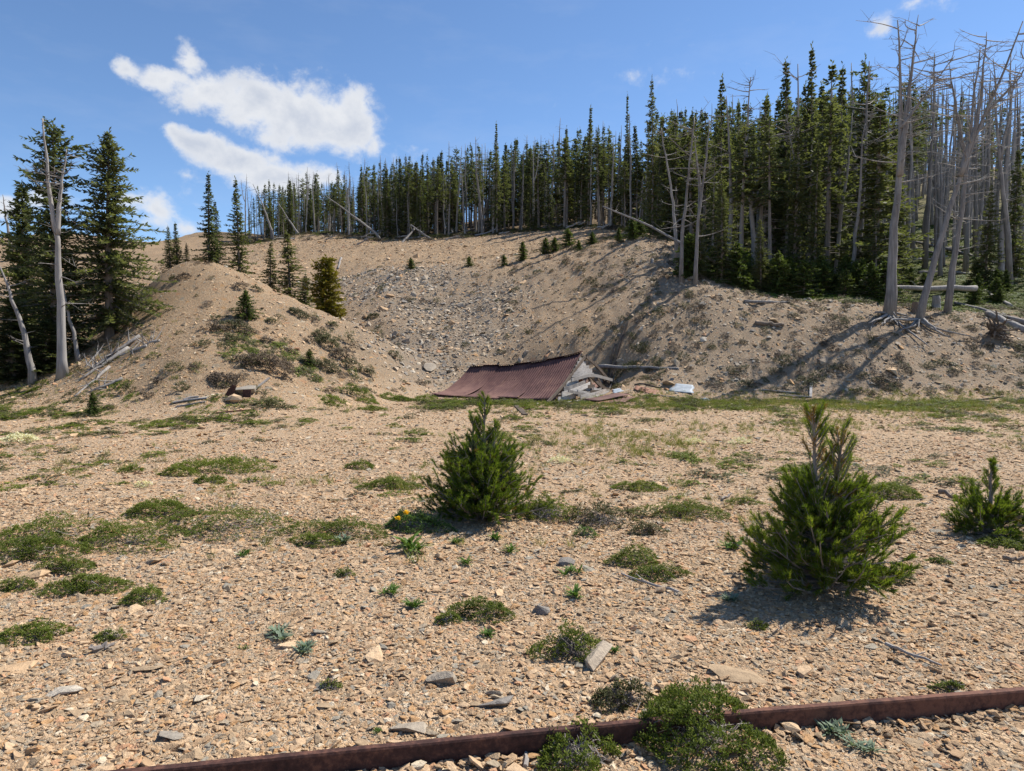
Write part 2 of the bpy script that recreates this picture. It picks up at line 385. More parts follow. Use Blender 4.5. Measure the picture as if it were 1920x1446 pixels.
# ------------------------------------------------------------------ terrain
HUT_O = np.array([1.28, 20.8, 0.0]); HUT_U = np.array([-.882, .471, 0]); HUT_W = np.array([.471, .882, 0])
ctrl = [  # photograph pixel and depth of points on the slopes
    # spoil heap on the left
    (340, 487, 26), (400, 493, 26.4), (450, 507, 26.5), (520, 546, 26.3), (600, 583, 26.2), (680, 606, 26), (735, 655, 25.2), (775, 712, 24.4),
    (300, 545, 24.6), (240, 640, 21.6), (180, 690, 20.3), (100, 738, 19.2), (400, 640, 20.4), (350, 570, 23.2), (500, 640, 21.6), (450, 570, 23.6), (580, 660, 22), (660, 690, 22.4),
    (330, 700, 18.6), (550, 720, 19.6), (700, 730, 21.9), (250, 740, 18.1), (620, 620, 24.2), (480, 700, 19.2),
    (540, 612, 30.5), (450, 560, 32), (620, 640, 29.5), (350, 530, 31), (250, 560, 29), (700, 668, 28), (420, 500, 40), (520, 540, 37),
    # ground left of the heap
    (118, 710, 20.6), (60, 700, 22), (0, 690, 23), (215, 605, 24.6), (60, 620, 27), (-60, 640, 28), (150, 560, 32), (20, 540, 40), (60, 490, 50), (20, 445, 62), (100, 438, 64), (-120, 450, 60), (200, 447, 66),
    # bowl with talus
    (800, 712, 24.8), (800, 650, 28.5), (800, 580, 32.8), (812, 510, 37.5), (730, 600, 30.5), (690, 560, 34), (690, 516, 39), (640, 560, 36),
    (900, 700, 25.2), (900, 600, 30.6), (900, 503, 37.5), (1000, 660, 26.6), (1000, 590, 29.8), (1000, 492, 36.6), (1100, 655, 26), (1100, 560, 29.6), (1100, 472, 34.8),
    (1200, 705, 23.3), (1200, 620, 26), (1200, 530, 29.5), (1200, 456, 33.6), (1262, 452, 34), (1275, 528, 28.4), (1330, 536, 27.9), (1400, 568, 27), (1500, 572, 26.9), (1590, 580, 26.6), (1655, 590, 26.3), (1740, 600, 26.2), (1820, 604, 26.2), (1930, 622, 25.8),
    # right bank
    (1300, 744, 22), (1300, 640, 25), (1400, 680, 23.7), (1500, 748, 21.9), (1500, 655, 24.3), (1600, 700, 23), (1700, 752, 21.6), (1700, 672, 23.8), (1900, 748, 21.6), (1900, 690, 23.4), (2050, 750, 21.5), (2050, 640, 25.5),
    (1150, 730, 22.9),
    # forest floor behind the bank
    (1400, 548, 31), (1500, 552, 31), (1600, 556, 31), (1700, 560, 31), (1800, 560, 31), (1920, 560, 31), (1900, 500, 38.5), (1800, 462, 46), (1600, 490, 41), (1450, 505, 38), (1330, 500, 36), (1290, 470, 38), (1850, 405, 60), (1850, 325, 88), (1600, 390, 65), (1500, 335, 95), (1300, 440, 50), (1300, 385, 75), (1980, 340, 80), (2000, 440, 50), (2200, 500, 40),
    # upper slope up to the forest edge
    (700, 492, 46), (700, 448, 63), (600, 530, 42.5), (600, 475, 52), (560, 441, 65), (480, 485, 52), (480, 457, 66), (430, 452, 68), (365, 438, 70), (300, 455, 69), (800, 492, 44), (800, 446, 62), (900, 484, 43), (900, 443, 60), (1000, 470, 45), (1050, 430, 56), (1150, 442, 45), (1150, 424, 53), (1220, 440, 44),
    (700, 440, 78), (560, 446, 78), (430, 458, 82), (850, 425, 78), (1000, 405, 78), (1150, 385, 80), (1000, 400, 98)]
cp = [P(*c) for c in ctrl]
for x in np.linspace(-26, 26, 9):
    for y in (-10, -4, 2, 8, 13): cp.append(np.array([x, y, 0.0]))
for x in (-15, -9, -4, 0, 4, 8, 12, 17): cp.append(np.array([x, 16.3, 0.0]))
for x in (-1, 2, 5, 8, 12, 16): cp.append(np.array([x, 20.6, 0.0]))
cp.append(HUT_O + HUT_W * 1.5 + HUT_U * 2); cp.append(HUT_O + HUT_W * 4.7 + np.array([0, 0, .12])); cp.append(HUT_O + HUT_W * 4.4 + HUT_U * 3 + np.array([0, 0, .35])); cp.append(HUT_O + HUT_W * 3.2); cp.append(np.array([-3.2, 21.6, .02]))
for q in [(-80, -10, 0), (80, -10, 0), (-80, 30, 3), (-45, 20, 1), (45, 18, 0.2), (80, 30, 6), (-80, 70, 9), (-80, 115, 6), (-30, 115, 9), (0, 115, 15), (40, 112, 27), (80, 112, 30), (80, 70, 20), (-40, 90, 10)]: cp.append(np.array(q, float))
cp = np.array(cp)


def tps_k(d2): return .5 * d2 * np.log(d2 + 1e-9)


n = len(cp); XY = cp[:, :2] / 20.0
K = tps_k(((XY[:, None] - XY[None]) ** 2).sum(-1)) + np.eye(n) * 0.0015
A = np.zeros((n + 3, n + 3)); A[:n, :n] = K; A[:n, n] = 1; A[:n, n + 1:] = XY; A[n, :n] = 1; A[n + 1:, :n] = XY.T
TW = np.linalg.solve(A, np.concatenate([cp[:, 2], np.zeros(3)]))


def tps(x, y):
    x = np.clip(x, -80, 80) / 20; y = np.clip(y, -10, 115) / 20
    z = TW[n] + TW[n + 1] * x + TW[n + 2] * y
    for i in range(n): z = z + TW[i] * tps_k((x - XY[i, 0]) ** 2 + (y - XY[i, 1]) ** 2)
    return z


_tab = np.random.default_rng(3).random((256, 256))


def vnoise(x, y):
    xi = np.floor(x).astype(int); yi = np.floor(y).astype(int); fx = x - xi; fy = y - yi
    fx = fx * fx * (3 - 2 * fx); fy = fy * fy * (3 - 2 * fy)
    g = lambda a, b: _tab[a & 255, b & 255]
    return (g(xi, yi) * (1 - fx) + g(xi + 1, yi) * fx) * (1 - fy) + (g(xi, yi + 1) * (1 - fx) + g(xi + 1, yi + 1) * fx) * fy


def fbm(x, y, s, oct=4, off=0.0):
    r = 0; a = .5; t = 0
    for o in range(oct):
        r = r + a * vnoise(x * s + off + o * 17.3, y * s + off * 1.7 + o * 5.1); t += a; a *= .55; s *= 2.1
    return r / t - .5


def steps(lo, hi, s0, k):
    a = [0.0]
    while a[-1] < hi: a.append(a[-1] + s0 + k * a[-1])
    b = [0.0]
    while b[-1] < -lo: b.append(b[-1] + s0 + k * b[-1])
    return np.array([-q for q in b[:0:-1]] + a)


gx = np.concatenate([[-600, -350, -200, -120], steps(-82, 82, .11, .0062), [120, 200, 350, 600]])
gy = np.concatenate([[-300, -120, -40], steps(-9, 116, .10, .0062), [140, 190, 280, 450, 700]])
GX, GY = np.meshgrid(gx, gy)
Z = tps(GX, GY)
Z = np.where(Z < 0, Z * .15, Z)
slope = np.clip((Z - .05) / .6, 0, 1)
forest = np.clip((GY - 28) / 8, 0, 1) * np.clip((GX - 7) / 3, 0, 1)
Z = Z + slope * (.13 * fbm(GX * 1.5, GY * .3, 1.0, 3, 33) + .10 * fbm(GX * 4, GY * .9, 1.0, 2, 55))
Z = Z + fbm(GX, GY, 2.2, 4) * (.035 + .09 * slope) + fbm(GX, GY, .35, 3, 40) * (.10 * np.clip((GY - 2) / 5, 0, 1) + .22 * slope) + fbm(GX, GY, 7, 2, 9) * (.02 + .05 * slope)
out = np.maximum(np.abs(GX) - 82, 0) + np.maximum(GY - 116, 0)
Z = Z - out * .22 * (GY > 20)
Z = Z + .10 * np.exp(-((GY - 6.6) / 1.3) ** 2) * np.clip((-.3 - GX) / 2, 0, 1)          # low swell on the left of the flat


def hz(x, y):
    x = np.asarray(x, float); y = np.asarray(y, float)
    i = np.clip(np.searchsorted(gx, x) - 1, 0, len(gx) - 2); j = np.clip(np.searchsorted(gy, y) - 1, 0, len(gy) - 2)
    fx = np.clip((x - gx[i]) / (gx[i + 1] - gx[i]), 0, 1); fy = np.clip((y - gy[j]) / (gy[j + 1] - gy[j]), 0, 1)
    return (Z[j, i] * (1 - fx) + Z[j, i + 1] * fx) * (1 - fy) + (Z[j + 1, i] * (1 - fx) + Z[j + 1, i + 1] * fx) * fy


def hn(x, y, e=.25):
    nx = -(hz(x + e, y) - hz(x - e, y)) / (2 * e); ny = -(hz(x, y + e) - hz(x, y - e)) / (2 * e)
    v = np.stack([nx, ny, np.ones_like(nx)], -1); return unit(v)


_Y = np.concatenate([np.linspace(1.2, 30, 5000), np.linspace(30, 125, 4000)])


def G(px, py):
    """the point of the terrain that the photograph shows at this pixel"""
    d = px_dir(px, py); t = _Y / d[1]
    x = d[0] * t; z = CAM_H + d[2] * t
    hit = np.nonzero(z <= hz(x, _Y))[0]
    k = hit[0] if len(hit) else len(_Y) - 1
    return np.array([x[k], _Y[k], float(hz(x[k], _Y[k]))])


def on(x, y, dz=0.0): return np.array([x, y, float(hz(x, y)) + dz])


ny_, nx_ = GX.shape
idx = np.arange(nx_ * ny_).reshape(ny_, nx_)
Q = np.stack([idx[:-1, :-1], idx[:-1, 1:], idx[1:, 1:], idx[1:, :-1]], -1).reshape(-1, 4)
gme = make_mesh('ground', np.stack([GX, GY, Z], -1).reshape(-1, 3), Q, M['ground'], smooth=True)


def zone(name, val):
    a = gme.attributes.new(name, 'FLOAT', 'POINT'); a.data.foreach_set('value', val.astype(np.float32).ravel())


def bump(x, y, r): return np.exp(-(((GX - x) / r) ** 2 + ((GY - y) / r) ** 2))


tal = np.zeros_like(GX)
for (px, py, Y) in ((800, 690, 26), (800, 640, 29), (790, 580, 32.5), (800, 530, 36), (720, 540, 36), (880, 640, 29), (900, 560, 32.5), (760, 520, 38), (670, 520, 40)):
    q = P(px, py, Y); tal = np.maximum(tal, bump(q[0], q[1], 3.0))
bankz = np.clip((GX - 2) / 4, 0, 1) * np.clip((GY - 21.5) / 1, 0, 1) * np.clip((36 - GY) / 4, 0, 1)
tal = np.maximum(tal, .6 * bankz)
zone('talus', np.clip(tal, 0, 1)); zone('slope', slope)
zone('ochre', np.clip((GY - 46) / 8, 0, 1) * np.clip((8 - GX) / 4, 0, 1))


def edge_y(x):
    """how far away the stand of trees begins, by x"""
    return np.interp(x, [-40, -26, -14, 0, 6, 8.6, 9.6, 10.6, 40], [74, 66.5, 64, 60, 55, 47, 36, 29.6, 29.6])


dfo = GY - edge_y(GX)
zone('duff', np.clip(dfo / 3 + .3, 0, 1) * (1 - np.clip((GX - 17) / 4, 0, 1) * .6 * np.clip((60 - GY) / 20, 0, 1)))
gr = np.clip((GX - 8) / 2, 0, 1) * np.clip((GY - 27.6) / 1.2, 0, 1) * np.clip((GX - 11.5) / 3, .25, 1) * np.clip((95 - GY) / 30, 0, 1)
flatgrass = .28 * np.clip((GX - 1) / 3, 0, 1) * np.clip((GY - 17.5) / 2, 0, 1) * np.clip((21.8 - GY) / .6, 0, 1)
zone('green', np.clip(gr + flatgrass, 0, 1))
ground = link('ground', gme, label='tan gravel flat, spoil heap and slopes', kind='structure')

# ------------------------------------------------------------------ scatter helper (geometry nodes, only for uncountable stuff)


def rot_from(nrm, spin, tilt):
    """Euler angles whose z axis is nrm after a spin and a random tilt"""
    N = len(nrm)
    nrm = unit(nrm + RNG.normal(0, 1, (N, 3)) * np.asarray(tilt).reshape(-1, 1))
    a = np.stack([np.cos(spin), np.sin(spin), np.zeros(N)], -1)
    x = unit(a - nrm * (a * nrm).sum(1)[:, None]); y = np.cross(nrm, x)
    return np.stack([np.arctan2(y[:, 2], nrm[:, 2]), np.arcsin(np.clip(-x[:, 2], -1, 1)), np.arctan2(x[:, 1], x[:, 0])], -1)


def scatter(name, protos, pts, rot, scl, label, cat, pick=None):
    N = len(pts)
    me = bpy.data.meshes.new(name); me.vertices.add(N); me.vertices.foreach_set('co', np.asarray(pts, np.float32).ravel())
    a = me.attributes.new('rot', 'FLOAT_VECTOR', 'POINT'); a.data.foreach_set('vector', np.asarray(rot, np.float32).ravel())
    scl = np.asarray(scl, np.float32)
    if scl.ndim == 1: scl = np.repeat(scl[:, None], 3, 1)
    a = me.attributes.new('scl', 'FLOAT_VECTOR', 'POINT'); a.data.foreach_set('vector', np.ascontiguousarray(scl, np.float32).ravel())
    if pick is None: pick = RNG.integers(0, len(protos), N)
    a = me.attributes.new('pick', 'INT', 'POINT'); a.data.foreach_set('value', np.asarray(pick, np.int32))
    col = bpy.data.collections.new(name + '_kinds')
    for i, p in enumerate(protos):
        o = bpy.data.objects.new('%s_kind_%02d' % (name, i), p); col.objects.link(o)
    ng = bpy.data.node_groups.new(name + '_scatter', 'GeometryNodeTree')
    ng.interface.new_socket('Geometry', in_out='INPUT', socket_type='NodeSocketGeometry'); ng.interface.new_socket('Geometry', in_out='OUTPUT', socket_type='NodeSocketGeometry')
    gi = ng.nodes.new('NodeGroupInput'); go = ng.nodes.new('NodeGroupOutput')
    ci = ng.nodes.new('GeometryNodeCollectionInfo'); ci.inputs[0].default_value = col; ci.inputs[1].default_value = True; ci.inputs[2].default_value = True
    ip = ng.nodes.new('GeometryNodeInstanceOnPoints'); ip.inputs['Pick Instance'].default_value = True
    def na(nm, t):
        x = ng.nodes.new('GeometryNodeInputNamedAttribute'); x.data_type = t; x.inputs[0].default_value = nm; return x.outputs[0]
    ng.links.new(gi.outputs[0], ip.inputs['Points']); ng.links.new(ci.outputs[0], ip.inputs['Instance'])
    ng.links.new(na('pick', 'INT'), ip.inputs['Instance Index']); ng.links.new(na('rot', 'FLOAT_VECTOR'), ip.inputs['Rotation']); ng.links.new(na('scl', 'FLOAT_VECTOR'), ip.inputs['Scale'])
    ng.links.new(ip.outputs[0], go.inputs[0])
    o = link(name, me, label=label, cat=cat, kind='stuff')
    md = o.modifiers.new('scatter', 'NODES'); md.node_group = ng
    return o


def rock_mesh(name, seed, mat, flat=.45, long=1.3, npts=11):
    import bmesh
    r = np.random.default_rng(seed); bm = bmesh.new()
    for p in unit(r.normal(size=(npts, 3))) * (.85 + .3 * r.random((npts, 1))): bm.verts.new((p[0] * .5 * long, p[1] * .5, p[2] * .5 * flat))
    bmesh.ops.convex_hull(bm, input=bm.verts)
    for v in [v for v in bm.verts if not v.link_faces]: bm.verts.remove(v)
    me = bpy.data.meshes.new(name); bm.to_mesh(me); bm.free(); me.materials.append(mat); return me


flakes = [rock_mesh('flake', 10 + i, M['stone'], .20 + .03 * i, 1.1 + .09 * (i % 5), 8 + i % 5) for i in range(10)]
rubble = [rock_mesh('rubble', 40 + i, M['talus'], .55 + .05 * (i % 3), 1.2 + .1 * (i % 4), 9 + i % 4) for i in range(8)]

# ------------------------------------------------------------------ gravel
pts, scs = [], []
for (y0, y1, N, s, sg) in ((1.6, 4.0, 72000, .0145, .48), (4.0, 7.0, 78000, .016, .48), (7.0, 12, 46000, .020, .5), (12, 22.5, 34000, .029, .5)):
    u = RNG.random(N * 3); y = np.sqrt(y0 ** 2 + u * (y1 ** 2 - y0 ** 2)); x = (RNG.random(N * 3) * 2 - 1) * (.78 * y + 1.6)
    keep = RNG.random(N * 3) < .34 + .25 * fbm(x, y, 1.1, 3, 3); x, y = x[keep][:N], y[keep][:N]
    sc = s * np.exp(RNG.normal(0, sg, len(x))); pts.append(np.stack([x, y, hz(x, y) + sc * .08], -1)); scs.append(sc)
for a_, b_, N in ((G(60, 1514), G(1290, 1386), 1500), (G(1282, 1386), G(2080, 1318), 1300)):   # chips banked against the rails
    t = RNG.random(N); side = np.where(RNG.random(N) < .5, -1, 1); dd_ = unit((b_ - a_)[None])[0]; nn_ = np.array([-dd_[1], dd_[0]]) * (1 if dd_[0] > 0 else -1)
    o_ = np.where(side < 0, -.004 - np.abs(RNG.normal(0, .035, N)), .075 + np.abs(RNG.normal(0, .03, N)))
    x = a_[0] + (b_[0] - a_[0]) * t + nn_[0] * o_; y = a_[1] + (b_[1] - a_[1]) * t + nn_[1] * o_; sc = .019 * np.exp(RNG.normal(0, .45, N))
    pts.append(np.stack([x, y, hz(x, y) + sc * .2 + .012 * RNG.random(N)], -1)); scs.append(sc)
pts = np.concatenate(pts); scs = np.concatenate(scs)
scatter('gravel', flakes, pts, rot_from(hn(pts[:, 0], pts[:, 1]), RNG.random(len(pts)) * 6.283, .28), np.stack([scs, scs, scs], -1) * 1.25, 'loose angular tan and grey stone chips covering the flat', 'gravel')

# rubble on the slopes
N = 190000
x = RNG.uniform(-24, 28, N); y = RNG.uniform(17, 62, N); z = hz(x, y)
d = RNG.random(N)
ii = np.clip(np.searchsorted(gx, x), 0, nx_ - 1); jj = np.clip(np.searchsorted(gy, y), 0, ny_ - 1)
talv = tal[jj, ii]
prob = np.where((z > .12) & (y < edge_y(x) + 1), .30 + .6 * talv, 0) * np.where((x > 8) & (y > 28), .15, 1)
k = d < prob; x, y, z, talv = x[k], y[k], z[k], talv[k]
sc = .044 * np.exp(RNG.normal(0, .5, len(x))) * (1 + .0105 * (y - 20)) * (1 + .75 * np.clip(talv - .4, 0, 1))
sc *= np.where(RNG.random(len(x)) < .02, 1.7, 1)
greyish = RNG.random(len(x)) < talv * .75
for nm, sel, pr, lb in (('talus_rubble', greyish, rubble, 'grey broken rubble strewn down the bowl behind the hut'), ('slope_gravel', ~greyish, flakes, 'tan stone chips strewn over the spoil heap and slopes')):
    p = np.stack([x, y, z + sc * .1], -1)[sel]
    scatter(nm, pr, p, rot_from(hn(p[:, 0], p[:, 1]), RNG.random(len(p)) * 6.283, .35), sc[sel] * 1.2, lb, 'rubble')

# the largest loose stones of the foreground, one by one
bigst = [rock_mesh('stone', 70 + i, M['stone'], .26 + .05 * (i % 4), 1.15 + .12 * (i % 4), 10 + i % 4) for i in range(9)]
for i in range(285):
    y = 2.0 + 6.5 * RNG.random() ** 1.5; x = (RNG.random() * 2 - 1) * (.76 * y + .2)
    s = float(np.clip(.036 * math.exp(RNG.normal(0, .36)), .024, .085))
    o = link('stone', bigst[i % 9], ground, on(x, y, s * .08), rot=(RNG.normal(0, .18), RNG.normal(0, .18), RNG.random() * 6.28), scale=s)

# ------------------------------------------------------------------ conifers


def conifer(name, seed, H, R, bare=.08, dens=1.0, leafL=.26, leafW=.075, mat='conifer', ragged=.35, prof=.85, droop=.35, trunk_r=None, dead_low=0):
    """returns (trunk mesh, crown mesh) of a spruce or fir: whorls of drooping branches set with needle sprays"""
    r = np.random.default_rng(seed)
    tr = trunk_r or .011 * H + .025
    lean = r.normal(0, .012, 2) * H
    def axis(h): return np.array([lean[0] * (h / H) ** 2, lean[1] * (h / H) ** 2, h])
    gt = Geo()
    hs = np.linspace(-.25, H, 12)
    tube(gt, [axis(max(h, 0)) if h >= 0 else np.array([0, 0, h]) for h in hs], [tr * (1.25 if i == 0 else 1) * max(1 - max(h, 0) / H, .04) ** .8 for i, h in enumerate(hs)], 7, .5, rough=.08, rng=r)
    gc = Geo()
    h = bare * H; pos, dr, sd, LL, WW, AA = [], [], [], [], [], []
    gap = .024 * H / dens
    side_r = 1 + .25 * np.sin(np.arange(8) * 2.4 + seed)
    while h < H * .985:
        t = (h - bare * H) / (H * (1 - bare))
        env = R * (1 - t) ** prof * (.35 + .65 * min(1, (t + .05) / .16))
        nb = max(3, int(round((4.5 + 2 * r.random()) * (1 - .35 * t))))
        a0 = r.random() * 6.28
        for b in range(nb):
            if r.random() < ragged * .3: continue
            az_ = a0 + b * 6.283 / nb + r.normal(0, .3)
            ln = env * (1 + ragged * r.normal(0, .55)) * side_r[int(az_ / 6.283 * 8) % 8]
            ln = max(ln, .03 * R + .05)
            o = np.array([math.cos(az_), math.sin(az_), 0]); q = np.array([-o[1], o[0], 0])
            up = .55 * t - .12 + r.normal(0, .1); dp = droop * (1 - .6 * t)
            m = max(4, int(ln / (leafL * .26)))
            s = (np.arange(m) + r.random(m) * .8) / m
            s = np.clip(s, .12, 1)
            base = axis(h) + (s * ln)[:, None] * o + np.stack([0 * s, 0 * s, ln * (up * s - dp * s ** 2 + dp * .55 * s ** 4)], -1)
            for sg in (-1, 1, 0):
                fw = r.uniform(.35, .9, m)
                dd = o[None] * fw[:, None] + q[None] * (sg * r.uniform(.6, 1.0, m))[:, None]
                dd[:, 2] += r.normal(-.12, .28, m) + (.35 if sg == 0 else 0)
                dd = unit(dd)
                l = leafL * (.55 + .6 * r.random(m)) * (1.05 - .35 * s) * min(1, .45 + ln / (2.5 * leafL))
                sv = unit(np.cross(dd, np.array([0, 0, 1.0]) + r.normal(0, .55, (m, 3))))
                pos.append(base); dr.append(dd); sd.append(sv); LL.append(l); WW.append(leafW * (.7 + .6 * r.random(m)))
                AA.append(np.clip(.25 + .35 * r.random(m) + .25 * s * r.random(m) + r.normal(0, .06), 0, 1))
            if ln > .35: tube(gt, [base[0] * .0 + axis(h), base[m // 2], base[-1]], [.012 + .008 * ln, .008 + .004 * ln, .003], 3, .3, cap=False)
        h += gap * (.75 + .5 * r.random()) * (1 - .35 * t)
    m = 10                                                        # leader
    hh = np.linspace(H * .93, H * 1.01, m); b = np.array([axis(min(v, H)) for v in hh]); b[:, 2] = hh
    an = r.random(m) * 6.28; dd = unit(np.stack([np.cos(an) * .6, np.sin(an) * .6, np.ones(m)], -1))
    pos.append(b); dr.append(dd); sd.append(unit(np.cross(dd, r.normal(size=(m, 3))))); LL.append(np.full(m, leafL * .55)); WW.append(np.full(m, leafW * .8)); AA.append(r.random(m))
    leaves(gc, np.concatenate(pos), np.concatenate(dr), np.concatenate(sd), np.concatenate(LL), np.concatenate(WW), np.concatenate(AA))
    for i in range(dead_low):                                     # bare dead twigs under the crown
        hh = H * bare * r.uniform(.35, 1.0); a = r.random() * 6.28; l = r.uniform(.25, .8)
        tube(gt, [axis(hh), axis(hh) + np.array([math.cos(a) * l, math.sin(a) * l, -.12 * l])], [.014, .004], 3, .7, cap=False)
    return gt.mesh(name + '_trunk', M['bark']), gc.mesh(name + '_crown', M[mat])


def put_tree(name, meshes, loc, label, group=None, rz=None, s=1.0, sz=None, cat='tree', parts=('trunk', 'crown'), tilt=(0, 0)):
    rz = RNG.random() * 6.28 if rz is None else rz
    e = link(name, None, None, loc, label, cat, group, rot=(tilt[0], tilt[1], rz), scale=(s, s, s * (sz or 1)))
    e.empty_display_size = .3
    for pn, me in zip(parts, meshes): link(pn, me, e, kind=None if pn == 'trunk' else 'stuff')
    return e


def snag(name, seed, H, r0, lean=(0, 0), fork=0, nbr=30, brl=.7, bend=.3, up=.25, mat='dead', sides=6, droop=0.0):
    """bare dead tree: returns (trunk mesh, branch mesh)"""
    r = np.random.default_rng(seed); gt, gb = Geo(), Geo()
    k = 12; t = np.linspace(0, 1, k)
    wob = np.cumsum(r.normal(0, .05 * bend, (k, 2)), 0) * H * .12
    wob -= wob[0]
    pts = np.stack([lean[0] * t * H + wob[:, 0], lean[1] * t * H + wob[:, 1], t * H], -1); pts[0, 2] = -.3
    rr = r0 * (1 - t) ** .75 * .96 + .012; rr[0] *= 1.45; 
    tube(gt, pts, rr, max(sides, 7), .5, rough=.1, rng=r)
    stems = [(pts, rr, .25)]
    for f in range(fork):
        i = int(r.integers(4, 8)); a = r.random() * 6.28; L = H * r.uniform(.35, .55); kk = np.linspace(0, 1, 8)
        off = np.stack([np.cos(a) * kk ** .7 * L * .2, np.sin(a) * kk ** .7 * L * .2, kk * L], -1) + np.cumsum(r.normal(0, .02, (8, 3)), 0) * L * .3
        off -= off[0]
        p2 = pts[i] + off; r2 = rr[i] * .7 * (1 - kk) ** .8 + .008
        tube(gt, p2, r2, 6, .5, rough=.1, rng=r); stems.append((p2, r2, .1))
    for b in range(nbr):
        p, q, lo = stems[int(r.integers(0, len(stems)))]
        t0 = lo + (1 - lo) * r.random() ** .8 * .97; x = t0 * (len(p) - 1); i = int(x); fx = x - i
        o = p[i] * (1 - fx) + p[min(i + 1, len(p) - 1)] * fx
        a = r.random() * 6.28; l = brl * (.25 + .9 * r.random() ** 2) * (1.15 - .6 * t0)
        d = np.array([math.cos(a), math.sin(a), 0]); n_ = 4; s = np.linspace(0, 1, n_)
        cur = r.normal(0, .25)
        pp = o + (s * l)[:, None] * d + np.stack([-d[1] * cur * s ** 2 * l, d[0] * cur * s ** 2 * l, l * ((up + r.normal(0, .25)) * s ** 1.6 - droop * s)], -1)
        tube(gb, pp, (.008 + .009 * l) * (1 - s * .8), 3, .6, cap=False)
        if l > .45:
            for _ in range(2):
                e = pp[2] + (pp[3] - pp[2]) * r.random(); a2 = a + r.normal(0, .8)
                tube(gb, [e, e + np.array([math.cos(a2), math.sin(a2), r.normal(.1, .4)]) * l * .35], [.007, .003], 3, .6, cap=False)
    return gt.mesh(name + '_trunk', M[mat], smooth=True), (gb.mesh(name + '_branch', M[mat]) if gb.n else None)


def stem_px(name, pix, Y, r0, label, group=None, r1=.02, nbr=20, brl=.6, seed=0, forks=(), mat='dead', cat='dead tree', up=.2, roots=0, rootdir=None, base_on=True):
    """a dead tree whose stem follows these photograph pixels at depth Y (Y may be a list)"""
    r = np.random.default_rng(seed + 500); gt, gb = Geo(), Geo()
    def curve(pix, Y, ra, rb, sides=8):
        Ys = np.broadcast_to(np.asarray(Y, float), (len(pix),))
        c = np.array([P(p[0], p[1], yy) for p, yy in zip(pix, Ys)])
        tt = np.concatenate([[0], np.cumsum(np.linalg.norm(np.diff(c, axis=0), axis=1))]); tt /= tt[-1]
        t = np.linspace(0, 1, 14); pts = np.stack([np.interp(t, tt, c[:, i]) for i in range(3)], -1)
        ps = pts.copy(); ps[1:-1] = (pts[:-2] + 2 * pts[1:-1] + pts[2:]) / 4
        ps[1:-1] += r.normal(0, .012, (12, 3)) * (1 + ra * 4)
        return ps, ra * (1 - t) ** 1.05 + rb
    pts, rr = curve(pix, Y, r0, r1)
    base = pts[0].copy()
    if base_on:
        gz = float(hz(base[0], base[1])); 
        if gz < base[2] - .02: pts[0, 2] = gz - .1
        base = np.array([base[0], base[1], gz])
    rr[0] *= 1.3; rr[1] *= 1.08
    tube(gt, pts, rr, 9, .5, rough=.09, rng=r)
    stems = [(pts, rr, .22)]
    for (fp, fY, fr) in forks:
        p2, r2 = curve(fp, fY, fr, .01); tube(gt, p2, r2, 6, .5, rough=.08, rng=r); stems.append((p2, r2, .05))
    for b in range(nbr):
        p, q, lo = stems[int(r.integers(0, len(stems)))]
        t0 = lo + (1 - lo) * r.random() ** .8 * .97; x = t0 * (len(p) - 1); i = int(x); fx = x - i
        o = p[i] * (1 - fx) + p[min(i + 1, len(p) - 1)] * fx
        a = r.random() * 6.28; l = brl * (.25 + r.random() ** 2); d = np.array([math.cos(a), math.sin(a), 0]); s = np.linspace(0, 1, 5)
        cur = r.normal(0, .35)
        pp = o + (s * l)[:, None] * d + np.stack([-d[1] * cur * s ** 2 * l, d[0] * cur * s ** 2 * l, l * (up + r.normal(0, .3)) * s ** 1.5], -1)
        tube(gb, pp, (.011 + .013 * l) * (1 - s * .8), 4, .6, cap=False)
        if l > .35:
            for _ in range(3):
                e = pp[2] + (pp[4] - pp[2]) * r.random(); a2 = a + r.normal(0, .9)
                tube(gb, [e, e + np.array([math.cos(a2), math.sin(a2), r.normal(.2, .4)]) * l * .4], [.008, .003], 3, .6, cap=False)
    e = link(name, None, None, base, label, cat, group); e.empty_display_size = .3
    tk = link('trunk', gt.mesh('trunk', M[mat], base, True), e)
    if gb.n: link('branches', gb.mesh('branches', M[mat], base), tk, kind='stuff')
    for k in range(roots):
        g = Geo(); a = rootdir + r.normal(0, .75); l = r.uniform(.8, 2.1); s = np.linspace(0, 1, 9)
        p = np.stack([base[0] + np.cos(a) * s * l, base[1] + np.sin(a) * s * l], -1) + np.cumsum(r.normal(0, .035, (9, 2)), 0)
        zz = hz(p[:, 0], p[:, 1]) + .05 + .12 * np.sin(s * 3.1 + r.random()) * r.random() + r.uniform(0, .22) * s
        zz[0] = base[2] + .12
        tube(g, np.column_stack([p, zz]), (.06 * (1 - s) ** .7 + .010) * r.uniform(.6, 1.1), 6, .7, rough=.15, rng=r)
        link('root', g.mesh('root', M['dead'], base, True), tk)
    return e


